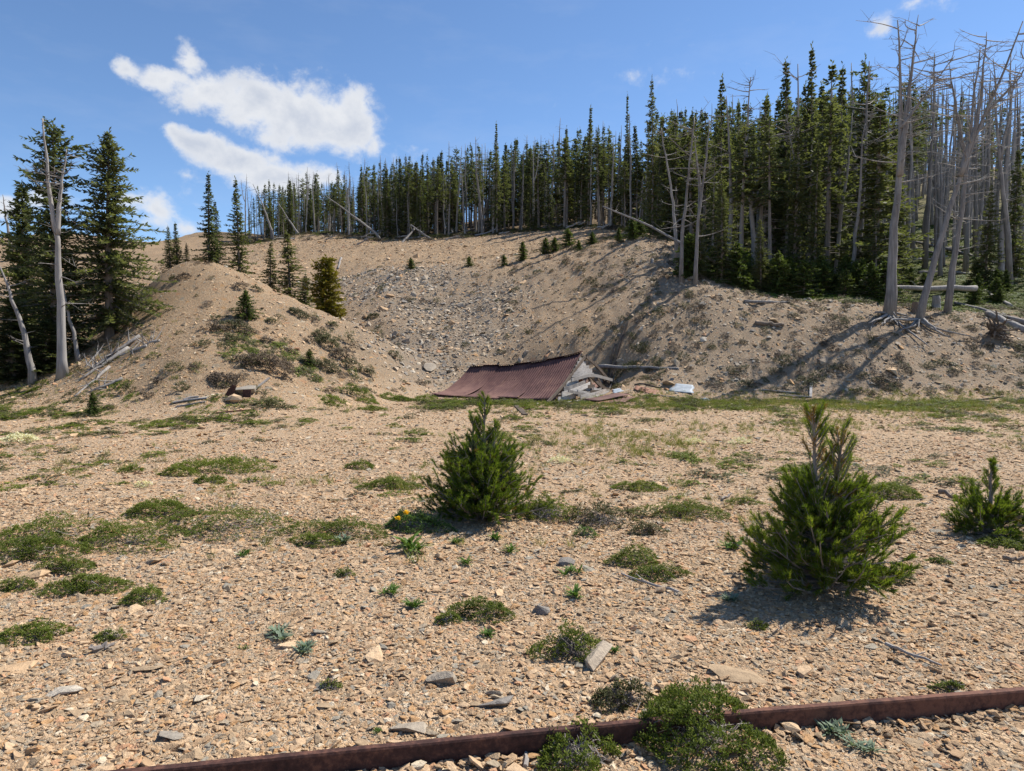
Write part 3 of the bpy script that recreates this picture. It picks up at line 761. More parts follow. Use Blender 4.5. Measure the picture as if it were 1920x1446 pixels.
def log_px(name, pix, Ys, r0, label, r1=None, group=None, mat='dead', nbr=0, seed=0, lie=False, cat='log'):
    """a fallen trunk through these pixels; lie=True drapes it on the ground"""
    r = np.random.default_rng(seed + 900); g = Geo(); gb = Geo()
    if lie: c = np.array([G(*p) for p in pix])
    else: c = np.array([P(p[0], p[1], yy) for p, yy in zip(pix, np.broadcast_to(np.asarray(Ys, float), (len(pix),)))])
    tt = np.concatenate([[0], np.cumsum(np.linalg.norm(np.diff(c, axis=0), axis=1))]); tt /= tt[-1]
    t = np.linspace(0, 1, 10); pts = np.stack([np.interp(t, tt, c[:, i]) for i in range(3)], -1)
    if lie:
        a_ = hz(pts[:, 0], pts[:, 1]); lin = np.linspace(a_[0], a_[-1], 10); pts[:, 2] = np.maximum(lin, a_ - r0 * .5) + r0 * .6
    pts[1:-1] += r.normal(0, r0 * .18, (8, 3))
    tube(g, pts, np.linspace(r0, r1 if r1 else r0 * .5, 10), 8, .5, rough=.1, rng=r)
    base = pts[0].copy()
    for b in range(nbr):
        i = int(r.integers(1, 9)); d = unit(r.normal(size=3) + np.array([0, 0, .4])); l = r.uniform(.15, .6)
        tube(gb, [pts[i], pts[i] + d * l * .5, pts[i] + d * l + np.array([0, 0, .06])], [.02, .013, .004], 4, .6, cap=False)
    if nbr:
        e = link(name, None, None, base, label, cat, group); link('trunk', g.mesh('trunk', M[mat], base, True), e); link('branch_stubs', gb.mesh('stubs', M[mat], base), e, kind='stuff')
    else: e = link(name, g.mesh(name, M[mat], base, True), None, base, label, cat, group)
    return e


# ---- kinds of trees
spire = [conifer('spire', 100 + i, 8.0, .72 + .10 * (i % 4), .03 + .03 * (i % 3), 1.0, .26, .085, ragged=.42, prof=.9) for i in range(4)]
standk = [conifer('stand', 120 + i, 8.0, .55 + .12 * (i % 4), .26 + .09 * (i % 4), .95, .25, .075, ragged=.85, prof=.6 + .1 * (i % 3), dead_low=30) for i in range(6)]
full = [conifer('full', 140 + i, 8.0, 1.15 + .15 * i, .05, 1.1, .26, .075, ragged=.45, prof=.85) for i in range(3)]
young = [conifer('young', 160 + i, 1.5, .52 + .08 * i, .02, .75, .14, .045, 'conifer_light', ragged=.4, prof=.75, droop=.15) for i in range(4)]
snags = [snag('snag', 180 + i, 8.0, .085 + .012 * (i % 3), (r_ * .02, 0), 1 if i % 4 == 3 else 0, 52, .8, .5 + .2 * (i % 3), up=.1 + .15 * (i % 3), sides=6) for i, r_ in enumerate((0, 1, -1, 2, 0, -2, 1, 0))]

# ---- trees that stand out on the heap and in front of it: (px, base py or None, depth, top py, kind, name, label)
def tree_px(px, Y, top, kind, name, label, group=None, H0=8.0, rz=None, wide=1.0, dz=0.0, tilt=(0, 0)):
    b = P(px, 600, Y); b[2] = float(hz(b[0], b[1])) - .05 + dz
    topz = P(px, top, Y)[2]; s = (topz - b[2]) / H0
    rz = RNG.random() * 6.28 if rz is None else rz
    e = link(name, None, None, b, label, 'tree', group, rot=(tilt[0], tilt[1], rz), scale=(s * wide, s * wide, s)); e.empty_display_size = .3
    for pn, me in zip(('trunk', 'crown'), kind): link(pn, me, e, kind=None if pn == 'trunk' else 'stuff')
    return e


big_spruce = conifer('big_spruce', 201, 7.0, 1.9, .05, 1.7, .25, .062, ragged=.5, prof=.72, droop=.42, trunk_r=.16)
left_pine = conifer('left_pine', 202, 7.8, 1.1, .15, 1.7, .27, .07, ragged=.6, prof=.42, droop=.05, trunk_r=.17)
dark_fir = conifer('dark_fir', 203, 6.0, 1.35, .03, 1.6, .25, .07, ragged=.4, prof=.7, droop=.4)
tree_px(205, 23.2, 245, big_spruce, 'spruce_tree', 'broad spruce with long drooping boughs on the left shoulder of the heap', H0=7.0, rz=1.0)
tree_px(103, 22.6, 232, left_pine, 'pine_tree', 'tall dense dark pine directly behind the forked grey snag at far left', H0=7.8, rz=.3)
tree_px(48, 24.0, 345, dark_fir, 'fir_tree', 'dark fir left of the tall pine, near the left edge of the picture', H0=6.0, rz=2.0, wide=.9)
tree_px(20, 21.5, 560, dark_fir, 'fir_tree', 'low bushy dark fir at the left edge, boughs sweeping the ground', H0=6.0, rz=4.0, wide=2.2)
tree_px(85, 21.8, 600, dark_fir, 'fir_tree', 'squat dark fir hugging the foot of the forked grey snag', H0=6.0, rz=1.1, wide=2.4)
tree_px(140, 22.6, 480, full[1], 'fir_tree', 'shaded fir between the forked grey snag and the broad spruce', rz=1.0, wide=1.3)
tree_px(322, 27.6, 424, full[0], 'fir_tree', 'smallest leftmost fir of the trio on the heap crest', rz=2, wide=1.3)
tree_px(335, 28.0, 418, spire[0], 'fir_tree', 'thin pale fir, middle of the trio on the heap crest', rz=0, wide=1.7)
tree_px(352, 27.4, 455, full[2], 'fir_tree', 'short rounded fir, right of the trio on the heap crest', rz=3, wide=1.2)
tree_px(395, 28.0, 326, spire[1], 'fir_tree', 'tallest pointed spire fir on the heap crest against the sky', rz=1, wide=1.25)
tree_px(412, 28.6, 378, spire[2], 'fir_tree', 'slim fir pressed against the right side of the tallest crest spire', rz=2, wide=1.1)
tree_px(451, 29.2, 334, spire[3], 'fir_tree', 'lone slender spire fir just left of the ridge forest', rz=4, wide=1.05)
tree_px(507, 29.5, 452, full[0], 'fir_tree', 'small thin fir left of the dense one behind the heap crest', rz=5, wide=1.35)
tree_px(545, 29.5, 436, full[1], 'fir_tree', 'dense dark fir behind the falling crest of the heap', rz=.5, wide=1.6)
tree_px(572, 29.0, 512, full[2], 'fir_tree', 'short fir on the right side of the dense dark one', rz=.9, wide=1.55)
yb = conifer('yellow_bush', 205, 2.0, .52, .0, 1.0, .17, .055, 'conifer_yellow', ragged=.3, prof=.42, droop=-.25)
tree_px(612, 27.6, 482, yb, 'pine_tree', 'yellowish green bushy young pine at the low end of the heap crest', H0=2.0, rz=0)
yf = young[1]
for (px, py, h, lb) in ((462, 600, .95, 'tiny dark fir with spreading skirt halfway up the heap face'), (580, 685, .5, 'tiny fir seedling low on the right of the heap face'), (175, 778, .55, 'tiny fir seedling at the left foot of the heap')):
    q = G(px, py); put_tree('fir_seedling', young[2], q, lb, s=h / 1.5, cat='tree')
for k, (px, py, h) in enumerate(((980, 488, .9), (1022, 476, .8), (1040, 472, .7), (945, 498, .5), (1185, 448, 1.0), (1198, 446, .9), (1110, 458, .6), (1065, 462, .9), (1160, 452, .6), (1085, 470, .5), (770, 505, .6), (880, 500, .5))):
    q = G(px, py); put_tree('fir_seedling', young[k % 4], q, 'small green fir seedling on the rim of the gravel bowl', 'seedlings on the bowl rim', s=h / 1.5 * 1.2, sz=.9)

# ---- the stand of trees on the ridge and above the right bank
stand = []
def free(x, y, dmin):
    for (a, b) in stand:
        if (a - x) ** 2 + (b - y) ** 2 < dmin * dmin: return False
    return True
cand = []


def sect_label(px, dep, isdead):
    row = 'front row' if dep < 4 else 'second rows' if dep < 10 else 'back rows'
    for lim, pl in ((560, 'at the thin left end of the ridge stand'), (720, 'on the ridge above the heap crest'), (900, 'on the ridge above the left half of the bowl'), (1080, 'on the ridge above the right half of the bowl'), (1260, 'at the shoulder of the ridge'), (1400, 'behind the gravel corner with the slanting log'), (1530, 'left of the tallest spire above the bank'), (1660, 'between the tallest spire and the thickest snag'), (1760, 'behind the pair of big snags'), (1850, 'on the hillside right of the big snags'), (9999, 'by the right edge of the picture')):
        if px < lim: break
    if isdead: return 'bare grey dead trunk, %s, %s' % (row, pl), 'dead trunks, %s, %s' % (row, pl)
    return 'narrow dark conifer, %s, %s' % (row, pl), 'conifers, %s, %s' % (row, pl)


for i in range(20000):
    x = RNG.uniform(-27, 52); y = RNG.uniform(29, 96)
    if y < edge_y(x) + .3 + 1.3 * RNG.random(): continue
    px = CX + x / y * FPX
    if px < 440 or px > 2020: continue
    cand.append((y - edge_y(x) + 6 * RNG.random(), x, y, px))
cand.sort()
live, dead, back = 0, 0, []
for (dd, x, y, px) in cand:
    depth = y - edge_y(x)
    dm = .86 if px < 1300 else 1.3
    if px > 1600: dm = 2.2 if y < 48 else 1.7
    if px < 1260 and fbm(np.array(x), np.array(y * .3), .28, 2, 12) < -.3: continue
    if px < 1250 and depth > 22: continue
    if not free(x, y, dm * (.8 + .5 * RNG.random())): continue
    pdead = float(np.interp(px, [440, 620, 1000, 1300, 1600, 1690, 1750, 2000], [.6, .5, .44, .34, .38, .86, .93, .94]))
    if 1640 < px and y < 33: continue
    if 1310 < px < 1640 and y < 31: continue
    stand.append((x, y))
    isdead = RNG.random() < pdead
    z = float(hz(x, y)) - .05
    top = float(np.interp(px, [440, 560, 700, 900, 1050, 1150, 1250, 1350, 1450, 1550, 1650, 1750, 1900, 2000], [352, 342, 318, 285, 262, 246, 232, 222, 190, 165, 160, 150, 140, 135])) + (RNG.uniform(-26, 10) if RNG.random() < .28 else RNG.uniform(10, 60) if RNG.random() < .7 else RNG.uniform(50, 110)) * (.62 if px < 1000 else 1)
    h = float(np.clip(P(px, top, y)[2] - z, 3.2, 10.5)) * (RNG.uniform(.9, 1.12) if isdead else 1)
    if (isdead and dead >= 285) or (not isdead and live >= 292):
        back.append((x, y, z, h, isdead)); continue
    if isdead:
        dead += 1
        me = snags[dead % 8]
        lb, gp = sect_label(px, y - edge_y(x), True)
        put_tree('dead_tree', me, (x, y, z), lb, gp, s=h / 8, cat='dead tree', parts=('trunk', 'branches'), sz=1, tilt=(RNG.normal(0, .035), RNG.normal(0, .035)))
    else:
        live += 1
        kk = RNG.random()
        me = (standk[live % 6] if kk < .62 else spire[live % 4] if kk < .9 else full[live % 3])
        wd = (1.0 if px < 1250 else 1.12) * RNG.uniform(.72, 1.3)
        lb, gp = sect_label(px, y - edge_y(x), False)
        e = put_tree('conifer_tree', me, (x, y, z), lb, gp, s=h / 8 * wd, sz=1 / wd, tilt=(RNG.normal(0, .022), RNG.normal(0, .022)))
protos = [Geo() for _ in range(4)]
if back:
    bl = [b for b in back if not b[4]]; bd = [b for b in back if b[4]]
    for nm, lst, ks, lb in (('distant_forest', bl, [m[1] for m in standk], 'further dark conifers deep in the forest behind the front rows'), ('distant_dead_forest', bd, [m[0] for m in snags], 'further grey dead trunks deep in the ghost stand')):
        if not lst: continue
        p = np.array([b[:3] for b in lst]); s = np.array([b[3] / 8 for b in lst])
        scatter(nm, ks, p, np.stack([0 * s, 0 * s, RNG.random(len(s)) * 6.28], -1), s, lb, 'forest')
print('stand', live, dead, len(back))

# taller individuals that break the skyline
for (px, Y, top, k, wd, lb) in (
        (1222, 40.0, 146, full[0], .62, 'tall full conifer that breaks the skyline at the shoulder of the ridge'),
        (1174, 52.0, 176, spire[0], .55, 'needle-thin dark spire left of the tall skyline conifer'),
        (1102, 56.0, 200, spire[1], .8, 'dark pointed conifer a little above its neighbours, mid ridge'),
        (932, 61.0, 232, spire[2], .6, 'thin conifer spire standing above the ridge line over the bowl'),
        (1345, 37.0, 146, spire[3], .85, 'pointed conifer left of the mass of tall forest spires'),
        (1515, 37.5, 88, spire[0], .8, 'tallest conifer spire of the forest, touching the open sky'),
        (1548, 33.0, 122, standk[1], 1.1, 'large conifer with olive lower boughs in front of the dense forest'),
        (1568, 35.0, 120, spire[1], .9, 'conifer spire just right of the large olive-boughed one'),
        (1470, 36.0, 118, spire[2], .95, 'conifer spire left of the tallest one of the forest'),
        (1612, 38.0, 110, standk[3], .9, 'ragged conifer near the first big grey snag'),
        (1352, 29.2, 330, full[2], .95, 'olive green shaggy spruce at the bank edge in front of the forest'),
        (1425, 29.4, 410, full[0], 1.15, 'mid-size dark fir at the edge of the bank, below the forest'),
        (1312, 28.9, 395, full[1], .95, 'shaded fir at the corner of the bank over the gravel'),
        (1530, 30.2, 470, full[1], 1.2, 'bushy young spruce at the bank edge below the large conifer'),
        (1640, 30.6, 380, standk[2], 1.0, 'thin dark conifer leaning close to the first big grey snag'),
        (1845, 34.0, 345, full[0], 1.0, 'dark pointed fir on the green slope right of the big snags'),
        (1895, 35.0, 280, full[1], .95, 'dark fir at the right edge of the green slope')):
    tree_px(px, Y, top, k, 'conifer_tree', lb, wide=wd)
for k, (px, Y, top) in enumerate(((1128, 57, 268), (1140, 59, 240), (1148, 56, 285), (1156, 60, 252), (1163, 57, 300), (1182, 54, 262), (1192, 52, 236), (1203, 50, 282), (1212, 53, 228), (1238, 48, 214), (1248, 46, 262), (1262, 44, 225), (1276, 42, 240), (1290, 40, 205))):
    lb, gp = sect_label(px, Y - 52, False)
    tree_px(px, Y, top, (standk + spire)[(k * 3) % 10], 'conifer_tree', lb, gp, wide=RNG.uniform(.85, 1.2))
for k in range(46):
    px = RNG.uniform(1285, 1660); x = 0
    Y = RNG.uniform(28.6, 31.5) if px > 1340 else RNG.uniform(28.9, 30.5)
    p_ = P(px, 560, Y); q = on(p_[0], Y, -.03)
    put_tree('young_fir', young[k % 4], q, 'bright green young fir in the thicket along the top of the bank', 'young firs along the bank top', s=RNG.uniform(.45, 1.25))
for k in range(10):
    px = RNG.uniform(1690, 1915); Y = RNG.uniform(29.5, 36); p_ = P(px, 560, Y)
    put_tree('young_fir', young[k % 4], on(p_[0], Y, -.03), 'small green fir scattered under the dead trees at right', 'young firs under the dead trees', s=RNG.uniform(.35, .8))

# ---- individual snags
stem_px('dead_tree', [(118, 712), (114, 600), (108, 440), (100, 400), (90, 330), (80, 222)], 20.6, .115, 'thick forked silver snag standing at the far left', nbr=46, brl=.7, seed=1, forks=[([(108, 440), (112, 380), (118, 330), (125, 280)], 20.6, .07)])
stem_px('dead_tree', [(62, 708), (52, 650), (30, 580), (0, 500)], 20.9, .085, 'leaning thin grey snag bending out of the left edge', nbr=12, seed=2)
stem_px('dead_tree', [(148, 674), (136, 620), (122, 560), (112, 510)], 21.8, .05, 'short tan leaning snag just right of the forked silver one', nbr=6, seed=3)
stem_px('dead_tree', [(20, 460), (10, 400), (5, 365)], 50, .1, 'far thin snag on the skyline at the left edge', nbr=8, seed=4)
stem_px('dead_tree', [(512, 440), (495, 390), (474, 345)], 66, .09, 'tilted snag at the left end of the ridge stand', nbr=6, seed=5)
stem_px('dead_tree', [(562, 443), (540, 410), (520, 378)], 65, .09, 'tilted bleached snag, second from the left end of the ridge', nbr=6, seed=6)
stem_px('dead_tree', [(714, 446), (670, 410), (612, 368)], 63, .08, 'long snag leaning far over in front of the ridge stand', nbr=6, seed=7, r1=.03)
RD = math.atan2(-1, -.2)
stem_px('dead_tree', [(1667, 592), (1672, 500), (1680, 400), (1690, 300), (1688, 150), (1683, 38)], [26.4, 26.4, 26.4, 26.4, 26.4, 26.4], .175, 'thickest pale grey snag, left of the pair with exposed roots', nbr=110, brl=1.3, seed=8, forks=[([(1687, 330), (1702, 200), (1710, 120), (1722, 28)], 26.3, .12), ([(1689, 240), (1740, 170), (1790, 105)], 26.1, .05)], roots=8, rootdir=RD)
stem_px('dead_tree', [(1722, 606), (1742, 520), (1772, 420), (1800, 330), (1840, 230), (1880, 140), (1918, 40)], 26.1, .11, 'brownish snag leaning right with exposed roots beside the thickest snag', nbr=110, brl=1.3, seed=9, forks=[([(1800, 330), (1830, 240), (1842, 160), (1850, 60)], 26.0, .1), ([(1850, 210), (1900, 160), (1935, 110)], 26.3, .05)], roots=8, rootdir=RD + .3)
stem_px('dead_tree', [(1776, 578), (1786, 500), (1800, 420), (1815, 300), (1826, 190), (1838, 90)], 27.4, .105, 'grey snag behind and right of the leaning brown one', nbr=100, brl=1.2, seed=10, forks=[([(1812, 310), (1795, 220), (1780, 120)], 27.5, .09)])
stem_px('dead_tree', [(1605, 515), (1616, 400), (1622, 300), (1626, 200), (1630, 115)], 33, .11, 'tall slim snag leaning right just left of the thickest snag', nbr=50, brl=1.1, seed=11)
stem_px('dead_tree', [(1497, 510), (1496, 400), (1498, 270), (1496, 120)], 33, .105, 'straight pale snag in front of the tallest conifers', nbr=60, brl=1.2, seed=12, forks=[([(1496, 330), (1480, 250), (1474, 215)], 32.8, .05)])
stem_px('dead_tree', [(1416, 478), (1408, 390), (1400, 300), (1403, 190), (1408, 145)], 34, .10, 'light grey snag with white torn top left of centre forest', nbr=60, brl=1.0, seed=13)
stem_px('dead_tree', [(1304, 520), (1308, 420), (1316, 360), (1325, 290), (1330, 225)], 28.0, .06, 'kinked grey snag on the gravel corner beside the fallen log', nbr=36, brl=.9, seed=14, forks=[([(1316, 370), (1306, 300), (1300, 250)], 28.4, .05)])
stem_px('dead_tree', [(1277, 500), (1282, 420), (1290, 340), (1302, 220)], 28.3, .06, 'grey snag on the gravel corner, left of the kinked one', nbr=40, brl=.9, seed=15)
stem_px('dead_tree', [(1268, 470), (1262, 380), (1250, 300), (1240, 240)], 31, .06, 'thin grey snag leaning left behind the gravel corner', nbr=20, brl=.7, seed=16)
stem_px('dead_tree', [(1367, 470), (1372, 380), (1366, 260), (1362, 180)], 34, .1, 'crooked thin snag left of the torn-topped one', nbr=30, brl=.9, seed=17)
stem_px('dead_tree', [(1895, 470), (1880, 360), (1870, 240), (1862, 110)], 34, .11, 'grey snag behind the leaning brown one near the right edge', nbr=60, brl=1.2, seed=18, forks=[([(1875, 300), (1895, 200), (1905, 120)], 34, .07)])
stem_px('dead_tree', [(1735, 470), (1742, 360), (1750, 220), (1752, 100)], 38, .11, 'slim grey snag between the thickest snag and the leaning one', nbr=50, brl=1.1, seed=19)
for k, (px, y0, Y, top, r_) in enumerate(((1712, 440, 42, 120, .14), (1765, 450, 41, 150, .15), (1812, 470, 37, 175, .13), (1655, 450, 40, 165, .12), (1700, 420, 46, 200, .15), (1830, 430, 44, 130, .15), (1915, 450, 42, 150, .16), (1775, 420, 50, 180, .15), (1860, 440, 46, 190, .15), (1640, 470, 37, 240, .1))):
    dx = RNG.normal(0, 14)
    stem_px('dead_tree', [(px, y0), (px + dx * .3, y0 * .6 + top * .4), (px + dx, top)], Y, r_ * .75, 'tall bare grey trunk behind the big snags on the right', 'tall trunks behind the big snags', nbr=80, brl=1.0, seed=30 + k)

# ---- fallen logs, stumps and roots
log_px('fallen_log', [(1342, 492), (1270, 452), (1200, 415), (1130, 387)], [29.5, 30.5, 31.5, 32.5], .065, 'long grey log slanting up to the left over the gravel corner', .03, nbr=6, seed=1)
log_px('fallen_log', [(742, 474), (755, 455), (778, 428)], [57, 58, 60], .13, 'white broken log hanging on the slope below the ridge stand', .06, nbr=10, seed=2)
log_px('fallen_log', [(815, 452), (795, 440), (770, 422)], [59, 59, 60], .1, 'grey log with tangled roots right of the hanging white log', .05, nbr=14, seed=3)
log_px('fallen_log', [(640, 485), (634, 505)], 0, .07, 'short white post lying on the slope above the heap crest', .06, seed=4, lie=True)
log_px('fallen_log', [(1880, 501), (1780, 473), (1682, 448)], 0, .12, 'long grey log lying across the green slope behind the big snags', .07, seed=5, lie=True)
log_px('fallen_log', [(1765, 480), (1682, 459)], 0, .09, 'shorter grey log below the long one on the green slope', .05, seed=6, lie=True)
log_px('fallen_log', [(1830, 541), (1740, 540), (1643, 537)], [29.3, 29.2, 29.0], .13, 'straight grey log lying level behind the pair of big snags', .08, seed=7, nbr=4)
log_px('fallen_log', [(1930, 612), (1860, 588), (1789, 571)], 0, .12, 'pale log slanting down to the right edge beside the big snags', .07, seed=8, lie=True)
log_px('fallen_log', [(1935, 628), (1890, 610), (1850, 592)], 0, .16, 'thick split pale log at the right edge by the root plate', .12, seed=9, lie=True)
log_px('fallen_log', [(1895, 577), (1845, 546)], 0, .09, 'short curved log near the right edge on the mossy ground', .05, seed=10, lie=True)
log_px('fallen_log', [(1392, 519), (1440, 542)], 0, .14, 'silver log poking out of the young firs', .10, seed=11, lie=True)
log_px('fallen_log', [(1396, 568), (1440, 567), (1480, 569)], 0, .07, 'thin pale log along the top edge of the bank', .04, seed=12, lie=True)
log_px('fallen_log', [(1415, 608), (1470, 612)], 0, .09, 'buried brown log end in the upper right bank', .06, seed=13, mat='dead_dark', lie=True)
log_px('fallen_log', [(1118, 690), (1190, 691), (1272, 694)], 0, .075, 'long weathered grey pole lying behind the right end of the hut', .045, seed=14, lie=True)
log_px('fallen_log', [(1224, 488), (1222, 498)], 0, .06, 'short bleached stick near the rim left of the gravel corner', .05, seed=15, lie=True)
for k, (a, b, r_) in enumerate((((262, 632), (170, 692), .06), ((240, 655), (150, 715), .07), ((215, 668), (160, 700), .05), ((275, 650), (215, 672), .045), ((300, 640), (255, 655), .04), ((230, 712), (165, 738), .05), ((205, 690), (140, 745), .05), ((190, 655), (160, 690), .035), ((60, 700), (12, 690), .05))):
    log_px('fallen_log', [a, b], 0, r_, 'pale broken log in the pile down the left flank of the heap', r_ * .4, 'broken logs on the left flank', nbr=9, seed=40 + k, lie=True)
for k in range(34):
    px = RNG.uniform(1640, 1925); py = RNG.uniform(395, 520); q = G(px, py); a = RNG.normal(0, .5); l = RNG.uniform(.8, 2.2)
    e_ = on(q[0] + math.cos(a) * l, q[1] + math.sin(a) * l); g = Geo(); s = np.linspace(0, 1, 6)
    p_ = q + (e_ - q) * s[:, None]; p_[:, 2] = np.maximum(p_[:, 2], hz(p_[:, 0], p_[:, 1])) + .08
    tube(g, p_, np.linspace(.08, .035, 6) * RNG.uniform(.6, 1.3), 6, .8, rough=.1, rng=RNG)
    link('fallen_log', g.mesh('log', M['dead'], q, True), None, q, 'bleached log littering the slope among the dead trunks at right', 'log', 'logs littering the dead stand')
for k in range(22):
    px = RNG.uniform(480, 1240); py = float(np.interp(px, [480, 700, 900, 1150, 1240], [452, 446, 441, 424, 436])) + RNG.normal(0, 5); q = G(px, py); a = RNG.uniform(-2.6, .5); l = RNG.uniform(.6, 1.8)
    g = Geo(); s = np.linspace(0, 1, 5); xx = q[0] + np.cos(a) * l * s; yy = q[1] + np.sin(a) * l * s
    p_ = np.column_stack([xx, yy, hz(xx, yy) + .1 + RNG.uniform(0, .5) * s])
    tube(g, p_, np.linspace(.075, .03, 5), 6, .7, rough=.12, rng=RNG)
    for _ in range(5):
        d = unit(RNG.normal(size=3) + np.array([0, 0, .5])); i = int(RNG.integers(0, 5)); tube(g, [p_[i], p_[i] + d * RNG.uniform(.2, .6)], [.025, .006], 4, .7, cap=False)
    link('driftwood_snag', g.mesh('snag', M['dead'], q), None, q, 'bleached fallen branchwood along the foot of the ridge stand', 'deadwood', 'branchwood at the ridge foot')


def stump(px, py, h, r_, label, mat='dead'):
    q = G(px, py); g = Geo(); s = np.linspace(0, 1, 6)
    tube(g, np.column_stack([q[0] + s * 0, q[1] + s * 0, q[2] - .1 + s * (h + .1)]), r_ * (1.25 - .3 * s), 11, .5, rough=.12, rng=RNG)
    link('stump', g.mesh('stump', M[mat], q), None, q, label, 'stump')


stump(1755, 578, .5, .15, 'squat grey stump between the leaning snag and the grey one')
stump(1716, 586, .4, .12, 'small dark stump just left of the leaning snag', 'dead_dark')
# root plate of the overturned tree
q = G(1868, 632); rp = link('root_plate', None, None, q, 'dark upturned root plate with spiky roots at the right bank top', 'root plate')
g = Geo(); tube(g, [q + np.array([.2, .2, .0]), q + np.array([.05, .05, .15]), q + np.array([-.05, -.05, .3]), q + np.array([-.15, -.2, .42])], [.3, .28, .22, .08], 13, .2, rough=.45, rng=RNG); link('root_mass', g.mesh('root_mass', M['dead_dark'], q), rp)
for k in range(34):
    g = Geo(); d = unit(RNG.normal(size=3) * np.array([1, .8, 1]) + np.array([-.3, -.5, .1])); l = RNG.uniform(.25, .75); s = np.linspace(0, 1, 5)[:, None]
    p_ = q + np.array([-.05, -.05, .2]) + d * l * s + RNG.normal(0, .11, (5, 3)) * s
    tube(g, p_, (.055 * (1 - s[:, 0]) + .008), 5, .4, cap=False); link('root', g.mesh('root', M['dead_dark'], q), rp)
q = G(1836, 540); rp = link('root_plate', None, None, q, 'small dark root cluster at the end of the level log', 'root plate')
g = Geo(); tube(g, [q + np.array([0, .1, .05]), q + np.array([0, -.1, .25])], [.2, .12], 9, .2, rough=.3, rng=RNG); link('root_mass', g.mesh('root_mass', M['dead_dark'], q), rp)
for k in range(10):
    g = Geo(); d = unit(RNG.normal(size=3) + np.array([0, -.3, .3])); tube(g, [q + np.array([0, 0, .15]), q + np.array([0, 0, .15]) + d * RNG.uniform(.25, .5)], [.03, .006], 5, .4, cap=False); link('root', g.mesh('root', M['dead_dark'], q), rp)

# ------------------------------------------------------------------ collapsed hut
hut = link('collapsed_hut', None, None, HUT_O, 'collapsed cabin under a rust-red corrugated roof, gable end splayed open', 'hut')
LEN = 4.3


def roof_point(s, t, front=True):
    """s 0..1 from the right gable to the left end, t 0..1 from ridge to eave"""
    s = np.asarray(s, float); t = np.asarray(t, float)
    zr = 1.40 - .62 * s ** .8 - .04 * np.sin(s * math.pi)
    if front:
        run = 2.15 * (1 - t); pw = 1 + 1.7 * s
        z = zr * (1 - t) ** pw + .06 + .05 * (1 - t)
        xy = HUT_O[None] + HUT_U[None] * (s * LEN)[:, None] + HUT_W[None] * run[:, None]
        xy = xy + HUT_U[None] * (.25 * s * t)[:, None]
    else:
        run = 2.15 + 2.3 * t
        z = zr * (1 - t) ** 1.5 + .04
        xy = HUT_O[None] + HUT_U[None] * (s * LEN)[:, None] + HUT_W[None] * run[:, None] - HUT_U[None] * (.45 * t)[:, None]
    p = xy.copy(); p[:, 2] = z + hz(xy[:, 0], xy[:, 1]) * (.25 + .75 * t) * (.9 if front else 1.0); return p


def corrugated(s0, s1, front, jit):
    nc = int(round((s1 - s0) * LEN / .0125)); ss = np.linspace(s0, s1, nc); tt = np.linspace(0, 1, 15)
    S, T = np.meshgrid(ss, tt); p = roof_point(S.ravel(), T.ravel(), front)
    w = .011 * np.sin(S.ravel() * LEN / .092 * 2 * math.pi)
    p[:, 2] += w + jit[0] + jit[1] * T.ravel() * .5; p -= HUT_W[None] * (jit[2] * T.ravel() * (1 if front else -1))[:, None]
    p[:, 2] += .015 * np.sin(T.ravel() * 9 + s0 * 20)
    i = np.arange(len(tt) - 1)[:, None] * nc + np.arange(nc - 1)[None]
    Q = np.stack([i, i + 1, i + nc + 1, i + nc], -1).reshape(-1, 4)
    return p, Q


for k in range(7):
    for fr in (True, False):
        s0 = k / 7; s1 = min((k + 1) / 7 + .012, 1.0)
        if not fr and k in (0, 2, 5, 6): continue
        V, Q = corrugated(s0, s1, fr, (.012 * (k % 2) + .002, RNG.normal(0, .02), RNG.uniform(-.03, .07)))
        me = make_mesh('roof_sheet', V - HUT_O, Q, M['rust_roof'], smooth=True)
        o = link('roof_sheet', me, hut); md = o.modifiers.new('thick', 'SOLIDIFY'); md.thickness = .003; md.offset = 1
g = Geo(); s = np.linspace(0, 1, 20); pr = roof_point(s, s * 0); pr[:, 2] += .025
strip_box(g, pr, .2, .012, HUT_W); link('ridge_cap', g.mesh('ridge_cap', M['rust_roof'], HUT_O), hut)
for k in range(5):                                               # timbers under the roof
    for fr in (True, False):
        g = Geo(); t = np.linspace(0, .97, 8); p = roof_point(np.full(8, .03 + .23 * k), t, fr); p[:, 2] -= .085
        strip_box(g, p, .06, .11, HUT_U); link('rafter', g.mesh('rafter', M['plank_dark'], HUT_O), hut)
for t0 in (.97, .62, .3):
    g = Geo(); s = np.linspace(.01, .99, 14); p = roof_point(s, np.full(14, t0)); p[:, 2] -= .045
    strip_box(g, p, .09, .04, HUT_W); link('purlin', g.mesh('purlin', M['plank_dark'], HUT_O), hut)


def PG(cx_, cy_, off=0.0):
    """point of the gable plane (moved off metres outwards) seen at this place of the enlarged hut picture"""
    px, py = 780 + cx_ / 3.43, 620 + cy_ / 3.43
    d = px_dir(px, py); o = np.array([0, 0, CAM_H]); pl = HUT_O - HUT_U * off
    t = np.dot(pl - o, HUT_U) / np.dot(d, HUT_U); return o + d * t


